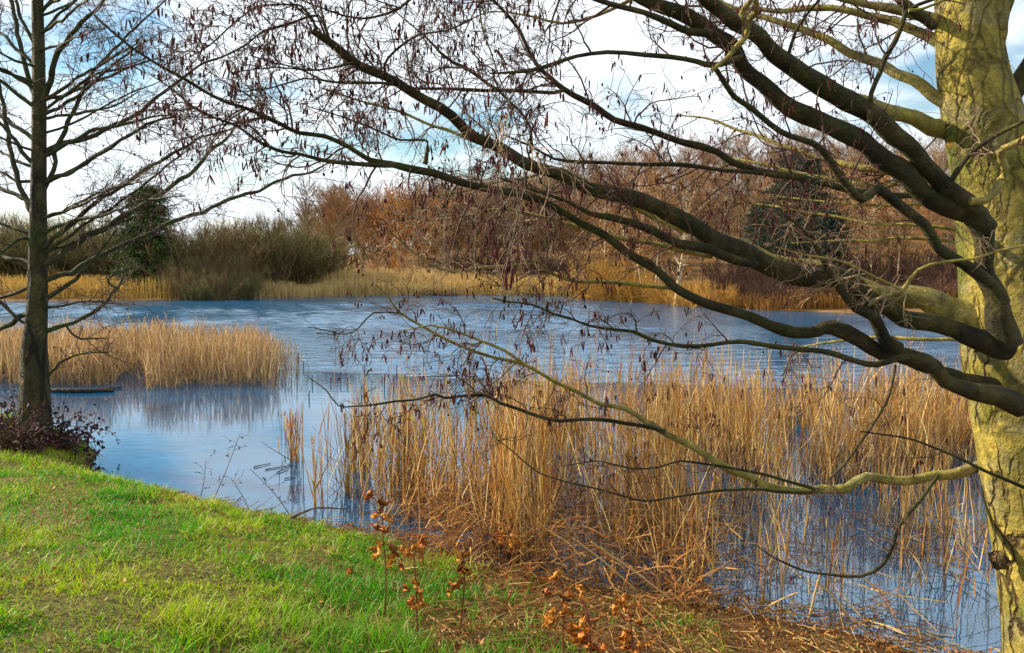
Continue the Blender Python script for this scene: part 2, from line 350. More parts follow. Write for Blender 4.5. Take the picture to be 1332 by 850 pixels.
ribbons(mb, Pt, .003+.003*rng.random(n), np.array([[.30, .20, .07], [.20, .11, .035], [.40, .31, .10], [.12, .07, .03], [.12, .26, .01]])[rng.integers(0, 5, n)]*(.6+.8*rng.random((n, 1))), wd=np.tile([[.2, -.4, 1.]], (n, 1)))
tag(mb.build('grass', M['grass']), 'bright green and yellow mossy grass on the bank', 'grass', kind='stuff')
# moss cushions of ground cover leaves in the grass
mb = MB(); x, y = scatter(170000, -8, 3.2, 2.7, 11.5, lambda x, y: gf(x, y)*sstep(.35, .6, fbm(x*1.9, y*1.9, 71))+(.6*(shore(x, y) > .2)*infrustum(x, y)*sstep(.55, .7, fbm(x*2.5, y*2.5, 72))))
z = height(x, y); n = len(x)
leaves(mb, np.stack([x, y, z], -1), .010+.014*rng.random(n), np.array([.16, .30, .005])*(.6+.8*rng.random((n, 1))), droop=-.6, asp=.8)
tag(mb.build('moss', M['grass']), 'low green moss and clover leaves between the grass blades', 'moss', kind='stuff')

# ------------------------------------------------------------ litter
mb = MB()
def lf(x, y):
    s = shore(x, y); return infrustum(x, y)*(s > -.25)*np.clip((1-grassiness(x, y))*.95+.75*(1-sstep(.1, .5, s))*(x > -3.2), 0, 1)
x, y = scatter(60000, -4.5, 5, 2.8, 9, lf); z = np.maximum(height(x, y), .0); n = len(x)
base = np.array([[.22, .095, .025], [.33, .15, .035], [.12, .06, .025], [.42, .27, .10], [.30, .10, .02]])
leaves(mb, np.stack([x, y, z+.006+.02*rng.random(n)], -1), .014+.026*rng.random(n), base[rng.integers(0, 5, n)]*(.6+.7*rng.random((n, 1))), asp=.55)
x, y = scatter(26000, -3.5, 5, 2.8, 9, lambda x, y: lf(x, y)*.8); z = np.maximum(height(x, y), .0); n = len(x)
a = rng.normal(0.2, .9, n); d = np.stack([np.cos(a), np.sin(a), .12*rng.standard_normal(n)+.04], -1)
Pt = grow(np.stack([x, y, z+.01+.03*rng.random(n)], -1), d, .06+.22*rng.random(n)**2, 4, .12, (0, 0, -.03))
ribbons(mb, Pt, .003+.004*rng.random(n), np.array([.42, .27, .10])*(.45+.8*rng.random((n, 1)))*np.where(rng.random((n, 1)) < .4, np.array([[.7, .45, .3]]), 1), wd=np.tile([[.2, .2, 1.]], (n, 1)), taper=False)
tag(mb.build('leaf_litter', M['litter']), 'brown dead leaves and straw lying along the waterside', 'leaf litter', kind='stuff')
mb = MB(); x, y = scatter(9000, -6.5, .5, 2.9, 10, lambda x, y: infrustum(x, y)*(shore(x, y) > .2)*sstep(.4, .65, fbm(x*1.5, y*1.5, 81))); z = height(x, y); n = len(x)
leaves(mb, np.stack([x, y, z+.012+.03*rng.random(n)], -1), .012+.028*rng.random(n)**2, base[rng.integers(0, 5, n)]*(.6+.8*rng.random((n, 1))), asp=.7)
tag(mb.build('fallen_leaves', M['litter']), 'small brown leaves scattered over the green grass', 'fallen leaves', kind='stuff')

# ------------------------------------------------------------ reeds
STRAW = np.array([[.62, .42, .14], [.52, .30, .08], [.74, .55, .24], [.36, .17, .05], [.50, .20, .03], [.22, .11, .045]])
def reed_bed(mb, x, y, zb, hh, wid, nleaf=3, cols=STRAW, wts=None, lean=.10, head=0.0, broken=.15):
    n = len(x); 
    if n == 0: return
    ci = rng.choice(len(cols), n, p=wts); col = cols[ci]*(.75+.5*rng.random((n, 1)))
    a = rng.random(n)*2*math.pi; ln = np.abs(rng.normal(0, lean, n)); br = rng.random(n) < broken
    ln = np.where(br, ln+rng.random(n)*1.4, ln); hh = np.where(br, hh*(.4+.5*rng.random(n)), hh)
    st = np.stack([x, y, np.broadcast_to(zb, n)], -1)
    d = np.stack([np.cos(a)*ln, np.sin(a)*ln, np.ones(n)], -1)
    Pt = grow(st, d, hh+.15, 5, .018)
    tubes(mb, Pt, np.linspace(1, .45, 5)[None]*(wid*(.6+.5*rng.random(n)))[:, None], 3, col)
    for k in range(nleaf):
        m_ = rng.random(n) < .85; q = np.nonzero(m_)[0]
        t0 = rng.integers(0, 4, len(q)); s0 = Pt[q, t0]+(Pt[q, t0+1]-Pt[q, t0])*rng.random((len(q), 1)); aa = rng.random(len(q))*2*math.pi; l2 = .06+.5*rng.random(len(q))**2.2
        dd = np.stack([np.cos(aa)*l2, np.sin(aa)*l2, np.ones(len(q))], -1)
        Lf = hh[q]*(.35+.5*rng.random(len(q)))
        Lf = np.minimum(Lf, (hh[q]*1.12-(s0[:, 2]-st[q, 2]))*1.05+.08); Q = grow(s0, dd, np.maximum(Lf, .08), 5, .07, (0, 0, -.10*rng.random()))
        ribbons(mb, Q, wid*(1.2+1.6*rng.random(len(q))), cols[rng.choice(len(cols), len(q), p=wts)]*(.7+.6*rng.random((len(q), 1))))
    if head:
        q = np.nonzero((rng.random(n) < head) & ~br)[0]
        if len(q):
            top = Pt[q, -1]; dn = nrm(Pt[q, -2]-top); R = np.array([.25, 1, 1, .9, .3])*.011
            K = np.linspace(.02, .15, 5)
            tubes(mb, top[:, None]+dn[:, None]*K[None, :, None], np.tile(R, (len(q), 1)), 6, np.array([.09, .035, .015]))
def clump(x, y, sc, lo, hi, seed): return sstep(lo, hi, fbm(x*sc, y*sc, seed))
# near bed: between the camera's bank and the open water
def nearf(x, y):
    px = 666+x/y*FOC; s = -shore(x, y)
    left = sstep(405, 520, px+30*(fbm(y*2, x*2, 91)-.5)+ (y-8)*-6)
    hole = (px > 925)*(px < 1330)*(y < 7.6+.9*sstep(990, 1060, px)+.8*(fbm(x*2, y*2, 92)-.5))     # open water before the big tree
    back = 1-sstep(11.3, 12.6, y+1.2*(fbm(x, y, 93)-.5)+.35*(px < 760)*(760-px)/100)
    dens = (.04+.96*clump(x, y, 2.3, .45, .60, 94))*(.25+.75*clump(x, y, .8, .32, .5, 95))
    dens = np.where(px < 640, dens*(.25+.5*clump(x, y, 3.2, .45, .6, 95)), dens)
    dens = np.where(hole, .008+.5*clump(x, y, 2.6, .60, .66, 96), dens)
    return (s > .02)*left*back*dens*(np.abs(x) < y*.67+.3)
x, y = scatter(23000, -4, 8.6, 4.6, 13, nearf)
px = 666+x/y*FOC; hole = (px > 925)*(y < 8.2)
hh = (1.22+.20*rng.standard_normal(len(x))-.088*(y-6))*(.62+.68*fbm(x*1.9, y*1.9, 97, 2)); hh = np.maximum(hh, .25); hh = np.where(hole, hh*(.3+.45*rng.random(len(x))), hh)
wts = np.array([.25, .2, .13, .15, .13, .14])
mb = MB(); reed_bed(mb, x, y, -.05, hh, .0045, 4, wts=wts, head=.025, broken=.24, lean=.08)
def tng(x, y): return nearf(x, y)*sstep(.4, .6, fbm(x*1.3, y*1.3, 131))
x2, y2 = scatter(7000, -4, 8.6, 4.8, 12.5, tng); reed_bed(mb, x2, y2, 0, .35+.75*rng.random(len(x2)), .004, 4, np.array([[.46, .28, .10], [.34, .18, .06], [.58, .42, .20], [.24, .13, .06]]), lean=.5, broken=.5)
x2, y2 = scatter(16000, -4, 8.6, 4.8, 12.5, nearf); reed_bed(mb, x2, y2, -.02, .12+.25*rng.random(len(x2)), .004, 1, np.array([[.10, .05, .025], [.16, .08, .03], [.07, .04, .025]]), lean=.15, broken=.2)  # short dark-brown stalks paint in the shade at the reed bases
# a brown thatch of broken leaves low in the front of the bed
def thf(x, y):
    px = 666+x/y*FOC; s = -shore(x, y); return (s > -.25)*(s < 1.9)*sstep(470, 600, px)*(1-sstep(900, 990, px))*(np.abs(x) < y*.67)*(.35+.65*clump(x, y, 2, .35, .6, 98))
x, y = scatter(24000, -2.5, 3, 5, 9.5, thf); n = len(x); a = rng.random(n)*6.28
zz = np.maximum(height(x, y), 0)
Pt = grow(np.stack([x, y, zz+.42*rng.random(n)**1.6], -1), np.stack([np.cos(a), np.sin(a), rng.normal(.1, .55, n)], -1), .12+.4*rng.random(n), 5, .2, (0, 0, -.12))
ribbons(mb, Pt, .006+.007*rng.random(n), np.array([[.40, .16, .035], [.30, .12, .03], [.52, .30, .09], [.20, .09, .03]])[rng.integers(0, 4, n)]*(.6+.7*rng.random((n, 1))))
tag(mb.build('reed_bed', M['reed']), 'tall dry straw coloured reeds standing in the water before the big tree', 'reeds', kind='stuff')
# stalks lying crisscross on the ice right of the bed
def lay(x, y):
    px = 666+x/y*FOC; s = -shore(x, y); return (s > .1)*(px > 930)*(px < 1300)*(y < 8)*clump(x, y, 1.8, .48, .64, 99)
x, y = scatter(1500, 1, 5, 4.7, 8, lay); n = len(x); a = rng.random(n)*6.28; el = np.abs(rng.normal(0, .45, n))
Pt = grow(np.stack([x, y, .005+.16*rng.random(n)**2], -1), np.stack([np.cos(a), np.sin(a), el-.1], -1), .1+.36*rng.random(n), 4, .05)
Pt[:, :, 2] = np.maximum(Pt[:, :, 2], .006)
mb = MB(); ribbons(mb, Pt, .004+.004*rng.random(n), STRAW[rng.integers(0, 6, n)]*(.6+.45*rng.random((n, 1))), wd=np.tile([[.3, -.5, 1.]], (n, 1)), taper=False)
tag(mb.build('fallen_reeds', M['reed']), 'broken pale reed stalks lying crisscross on the blue water by the trunk', 'fallen reeds', kind='stuff')
# left bed out in the pond
def leftf(x, y):
    px = 666+x/y*FOC
    f = (px > -60)*(1-sstep(320, 378, px+55*(fbm(y*1.5, x*1.5, 101)-.5)-(y-17)*2))*sstep(14.3, 15.3, y+1.6*(fbm(x*.7, 3, 102)-.5)-1.0*sstep(170, 190, px)*(1-sstep(330, 360, px)) + 1.8*((px > 148)*(px < 182)))
    f = np.where((px > 146)*(px < 184)*(y < 17.6), 0, f); f = np.where(px < 182, f*sstep(15.5, 16.2, y+.6*(fbm(x, y, 105)-.5)), f); f = f*(1-sstep(21, 22.5, y))
    return f*(.3+.7*clump(x, y, 1.1, .3, .55, 103))
x, y = scatter(19000, -16, -4, 13.4, 22.5, leftf)
LEFTC = np.array([[.56, .38, .16], [.46, .29, .12], [.34, .19, .10], [.66, .50, .26], [.22, .13, .08]])
mb = MB(); reed_bed(mb, x, y, -.05, (.74+.10*rng.standard_normal(len(x)))*(.55+.8*fbm(x*.9, y*.9, 104, 4))*(1-.35*sstep(320, 380, 666+x/y*FOC)), .0065, 4, LEFTC, [.25, .25, .2, .16, .14], .2, broken=.38)
x, y = scatter(1500, -7, -4.6, 14, 18.5, lambda x, y: (666+x/y*FOC > 340)*(666+x/y*FOC < 400)*.14); reed_bed(mb, x, y, -.02, .2+.4*rng.random(len(x)), .008, 0, LEFTC)
tag(mb.build('reed_bed', M['reed']), 'island of tan reeds in the pond right of the mossy tree', 'reeds', kind='stuff')
# countable little tufts standing apart in the water
def tuft(px, py, w, h, n, label, seedh=1.0):
    g = G(px, py, 0); r = w/FOC*g[1]*.5; a = rng.random(n)*6.28; rr = r*np.sqrt(rng.random(n))
    t = thing('reed_clump', label, 'reed clump', (g[0], g[1], 0), group='small reed clumps standing apart in the water')
    mb = MB(); reed_bed(mb, rr*np.cos(a), rr*np.sin(a)*1.5, -.03, h*(.5+.5*rng.random(n)), .0062, 2, wts=wts, broken=.12, lean=.07); mb.build('stalks', M['reed'], t)
tuft(385, 600, 18, .62, 26, 'small upright reed clump alone on the blue water, nearest the floating twigs')
tuft(372, 572, 16, .30, 9, 'short sparse reed tuft just left of the small upright clump')
tuft(470, 610, 26, 1.0, 34, 'narrow reed clump forming the left tip of the near reeds')
tuft(452, 642, 18, .75, 20, 'thin reed clump at the water edge beside the withered brown plant')
tuft(415, 660, 14, .7, 10, 'few bare stalks rising beside the grass bank edge')
tuft(540, 640, 30, 1.0, 40, 'dense brown reed clump in the gap of blue water')
mb = MB()
for px, py, h in ((430, 500, 9), (443, 497, 14), (452, 501, 10), (474, 487, 14), (516, 491, 16), (526, 497, 10), (551, 481, 12), (372, 476, 10), (388, 473, 14), (395, 480, 10), (406, 500, 12), (402, 520, 12), (500, 505, 16), (512, 515, 26), (470, 520, 18)):
    g = G(px, py, 0); tubes(mb, np.array([[g+(0, 0, -.05), g+(0, 0, h/FOC*g[1]*.6), g+(.01, 0, h/FOC*g[1])]]), [[.012, .011, .009]], 5, (.10, .06, .04))
tag(mb.build('reed_stubs', M['reed']), 'short dark stubs poking out of the open water', 'reed stubs', kind='stuff')
# far shore reeds
def far_reeds(px0, px1, y0, y1, h, n, cols, label, w=.035, lf=1):
    pe = 26; x = (px0+(px1-px0)*rng.random(n)+rng.normal(0, pe, n)-666)/FOC; yy = y0+(y1-y0)*rng.random(n)
    x = x*yy; s = shore(x, yy); k = (s > -1.2) & (rng.random(n) < .4+.6*clump(x, yy, .5, .35, .6, 111)); x, yy = x[k], yy[k]; z = np.maximum(height(x, yy), -.05)
    mb = MB(); reed_bed(mb, x, yy, z, h*.88*(.7+.5*rng.random(len(x)))*(.45+1.1*fbm(x*.25, yy*.25, 112, 4)), w*.5, lf, cols, lean=.08, broken=.08)
    tag(mb.build('reed_bed', M['reed']), label, 'reeds', kind='stuff')
PALE = np.array([[.66, .46, .17], [.58, .38, .12], [.70, .52, .24]]); GOLD = np.array([[.56, .35, .07], [.48, .29, .05], [.62, .42, .13]]); RUST = np.array([[.36, .15, .03], [.46, .24, .05], [.24, .11, .03]])
far_reeds(-30, 222, 54.5, 66, 1.15, 7000, GOLD, 'golden reeds on the far bank behind the mossy tree')
far_reeds(340, 600, 59, 63.5, 1.0, 7000, PALE, 'pale straw reeds along the far water edge below the scrub')
far_reeds(262, 350, 56.5, 62, .6, 500, PALE, 'thin pale reeds at the foot of the grey scrub')
far_reeds(420, 600, 64, 74, 1.5, 6000, PALE, 'taller golden reeds behind the pale edge reeds in the middle')
far_reeds(600, 790, 60.5, 70, 1.2, 7000, np.vstack([GOLD, PALE]), 'yellow reeds on the far bank left of the golden willow')
far_reeds(760, 960, 49, 60, .8, 6000, np.vstack([RUST, GOLD]), 'orange sedge on the far bank around the birch trunks')
far_reeds(940, 1345, 41.5, 52, .8, 8000, RUST, 'rusty brown sedge on the far bank behind the low boughs')

# ------------------------------------------------------------ the near tree and the left tree
def catkins(mb, pos, n_each, ln, rad, col, r=rng):
    """hanging catkins in small bunches at pos"""
    P0 = np.repeat(pos, n_each, axis=0); n = len(P0)
    if n == 0: return
    P0 = P0+r.standard_normal((n, 3))*.007; d = nrm(np.stack([r.normal(0, .22, n), r.normal(0, .22, n), -np.ones(n)], -1))
    L_ = ln*(.45+.95*r.random(n)); K = np.array([0, .12, .5, .85, 1.0]); R = np.array([.3, .85, 1, .85, .25])
    tubes(mb, P0[:, None]+d[:, None]*(K[None, :]*L_[:, None])[:, :, None], R[None]*(rad*(.8+.4*r.random(n)))[:, None], 5, col*(.6+.8*r.random((n, 1))))
TW = np.array([.08, .042, .026]); CK = np.array([.085, .018, .018]); CN = np.array([.035, .02, .014])
def bough(root, pts, mt, sec=6.0, slen=.45, tl=.16, ck=.5, ntw=7, seed=0, rmin=.0013, ckl=.033, pale=0.0, droop=-.04, start=.15, up=.2, wob=.012, sides=12, fwd=.55):
    """pts: (px,py,width px,depth). Builds branch > twig_sprays, catkin_sprays"""
    r = np.random.default_rng(seed); ck = ck*.38; rows = []
    for px, py, w, d in pts: q = P(px, py, d); rows.append((*q, max(w*.93/2/FOC*d, rmin*1.3)))
    C = spline(rows, .05); n = len(C); L_ = np.concatenate([[0], np.cumsum(np.linalg.norm(np.diff(C[:, :3], axis=0), axis=1))])
    jit = np.stack([np.interp(L_, np.arange(0, L_[-1]+.4, .13), r.standard_normal(len(np.arange(0, L_[-1]+.4, .13)))) for _ in range(3)], -1)
    C[:, :3] += jit*np.minimum(wob, C[:, 3:4]*.5)*np.clip(L_/.3, 0, 1)[:, None]
    rad = C[:, 3]*(1+.06*np.interp(L_, np.arange(0, L_[-1]+.3, .07), r.standard_normal(len(np.arange(0, L_[-1]+.3, .07)))))
    if pts[0][2] >= 14: rad = rad*(1+.22*np.exp(-(L_/.3)**2))
    mb = MB(); tubes(mb, C[None, :, :3], rad[None], sides if rad.max() > .01 else 6, TW, cap=True)
    br = mb.build('branch', mt, root)
    ns = int(L_[-1]*(1-start)*sec)
    if ns < 1: return C
    t = (start+(1-start)*r.random(ns)**.8)*L_[-1]; base = np.stack([np.interp(t, L_, C[:, k]) for k in range(3)], -1); rb = np.interp(t, L_, rad)
    fw = nrm(np.stack([np.interp(t+.05, L_, C[:, k])-np.interp(t-.05, L_, C[:, k]) for k in range(3)], -1))
    side = nrm(np.cross(fw, r.standard_normal((ns, 3)))); d = nrm(fw*fwd+side+np.array([0, 0, up]))
    ls = slen*(.35+.9*r.random(ns))*(1-.35*t/L_[-1]); K1 = 9
    A = grow(base, d, ls, K1, .22, (0, 0, droop), r); r0 = np.minimum(rb*.6, .0035+.0035*ls)
    RA = np.maximum(r0[:, None]*np.linspace(1, .3, K1)[None], rmin)
    tw = MB(); tint = TW*(.7+.6*r.random((ns, 1))); 
    if pale: tint = np.where(r.random((ns, 1)) < pale, np.array([.30, .21, .12]), tint)
    tubes(tw, A, RA, 5, tint)
    # third order
    q = np.repeat(np.arange(ns), ntw); k = r.integers(1, K1-1, len(q)); f = r.random((len(q), 1)); s0 = A[q, k]*(1-f)+A[q, k+1]*f
    fw2 = nrm(A[q, k+1]-A[q, k]); d2 = nrm(fw2*.8+nrm(np.cross(fw2, r.standard_normal((len(q), 3))))+np.array([0, 0, .1])); l2 = tl*(.3+1.1*r.random(len(q)))
    B = grow(s0, d2, l2, 6, .28, (0, 0, droop), r); tubes(tw, B, np.maximum(np.linspace(1, .5, 6)[None]*(rmin*1.25), rmin*.8)*np.ones((len(q), 1)), 3, np.repeat(tint, ntw, axis=0))
    # fourth order
    q3 = np.repeat(np.arange(len(B)), 2); k3 = r.integers(1, 5, len(q3)); f3 = nrm(B[q3, k3+0]-B[q3, k3-1]); d3 = nrm(f3+nrm(np.cross(f3, r.standard_normal((len(q3), 3)))))
    Cc = grow(B[q3, k3], d3, tl*.35*(.4+r.random(len(q3))), 4, .25, (0, 0, droop), r); tubes(tw, Cc, np.full((len(q3), 4), rmin*.8), 3, np.repeat(np.repeat(tint, ntw, axis=0), 2, axis=0))
    tw.build('twig_sprays', M['twig'], br)
    if ck > 0:
        cm = MB(); e = np.vstack([B[:, -1], Cc[:, -1], A[:, -1]]); e = e[r.random(len(e)) < ck]
        m2 = r.random(len(e)); catkins(cm, e[m2 < .62], 3, ckl, ckl*.085, CK, r); catkins(cm, e[(m2 > .6)], 1, ckl*.5, ckl*.13, CN, r)
        cm.build('catkin_sprays', M['catkin'], br)
    return C
def trunk(root, rows, mt, name='trunk', sides=44, amp=.05, flare=0, seed=1):
    """rows: (px,py,width,depth) from the ground up"""
    R_ = spline([(*P(px, py, d), w/2/FOC*d) for px, py, w, d in rows], .04); n = len(R_)
    th = np.arange(sides)/sides*2*math.pi; T = nrm(np.gradient(R_[:, :3], axis=0)); A = nrm(np.cross(T, np.tile([[0, 1., 0]], (n, 1)))); B = np.cross(T, A)
    zz = R_[:, 2][:, None]; ph = th[None, :]
    rr = R_[:, 3][:, None]*(1+amp*(fbm(np.cos(ph)*1.5+9+0*zz, np.sin(ph)*1.5+zz*1.4+seed*7, seed)-.5)*2+amp*.5*(fbm(np.cos(ph)*4+19+0*zz, np.sin(ph)*4+zz*2.5, seed+3)-.5)*2)
    if flare: rr = rr*(1+flare*np.exp(-(zz-R_[0, 2])/.22)*(1+.5*np.cos(3*ph+1)))
    V = R_[:, None, :3]+rr[:, :, None]*(A[:, None]*np.cos(ph)[:, :, None]+B[:, None]*np.sin(ph)[:, :, None])
    k = np.arange(n-1)[:, None]*sides; j = np.arange(sides)[None]; F = np.stack([k+j, k+(j+1) % sides, k+sides+(j+1) % sides, k+sides+j], -1).reshape(-1, 4)
    mb = MB(); mb.add(V, F); mb.add(V[-1], [np.arange(sides)]); return mb.build(name, mt, root)

rt = thing('alder_tree', 'large alder with yellow-green cracked trunk and long catkin hung boughs at the right edge', 'tree')
DT = 4.1
trunk(rt, [(1400, 925, 160, DT), (1392, 850, 150, DT), (1378, 760, 142, DT), (1366, 690, 138, DT), (1351, 600, 138, DT), (1341, 520, 142, DT), (1329, 450, 140, DT), (1320, 380, 130, DT), (1308, 300, 116, DT), (1294, 220, 104, DT),
           (1279, 160, 95, DT), (1265, 100, 84, DT), (1259, 40, 78, DT), (1256, -20, 74, DT), (1245, -200, 66, DT), (1250, -420, 48, DT), (1240, -650, 26, DT), (1250, -850, 8, DT)], M['trunk'], amp=.045, flare=.12)
def dl(pts, d0, d1):
    """append a depth that runs from d0 to d1 along the traced line"""
    n = len(pts); c = [0]
    for i in range(1, n): c.append(c[-1]+math.hypot(pts[i][0]-pts[i-1][0], pts[i][1]-pts[i-1][1]))
    return [(p_[0], p_[1], p_[2], d0+(d1-d0)*(c[i]/c[-1])**1.25) for i, p_ in enumerate(pts)]
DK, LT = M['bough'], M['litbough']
D = 3.95
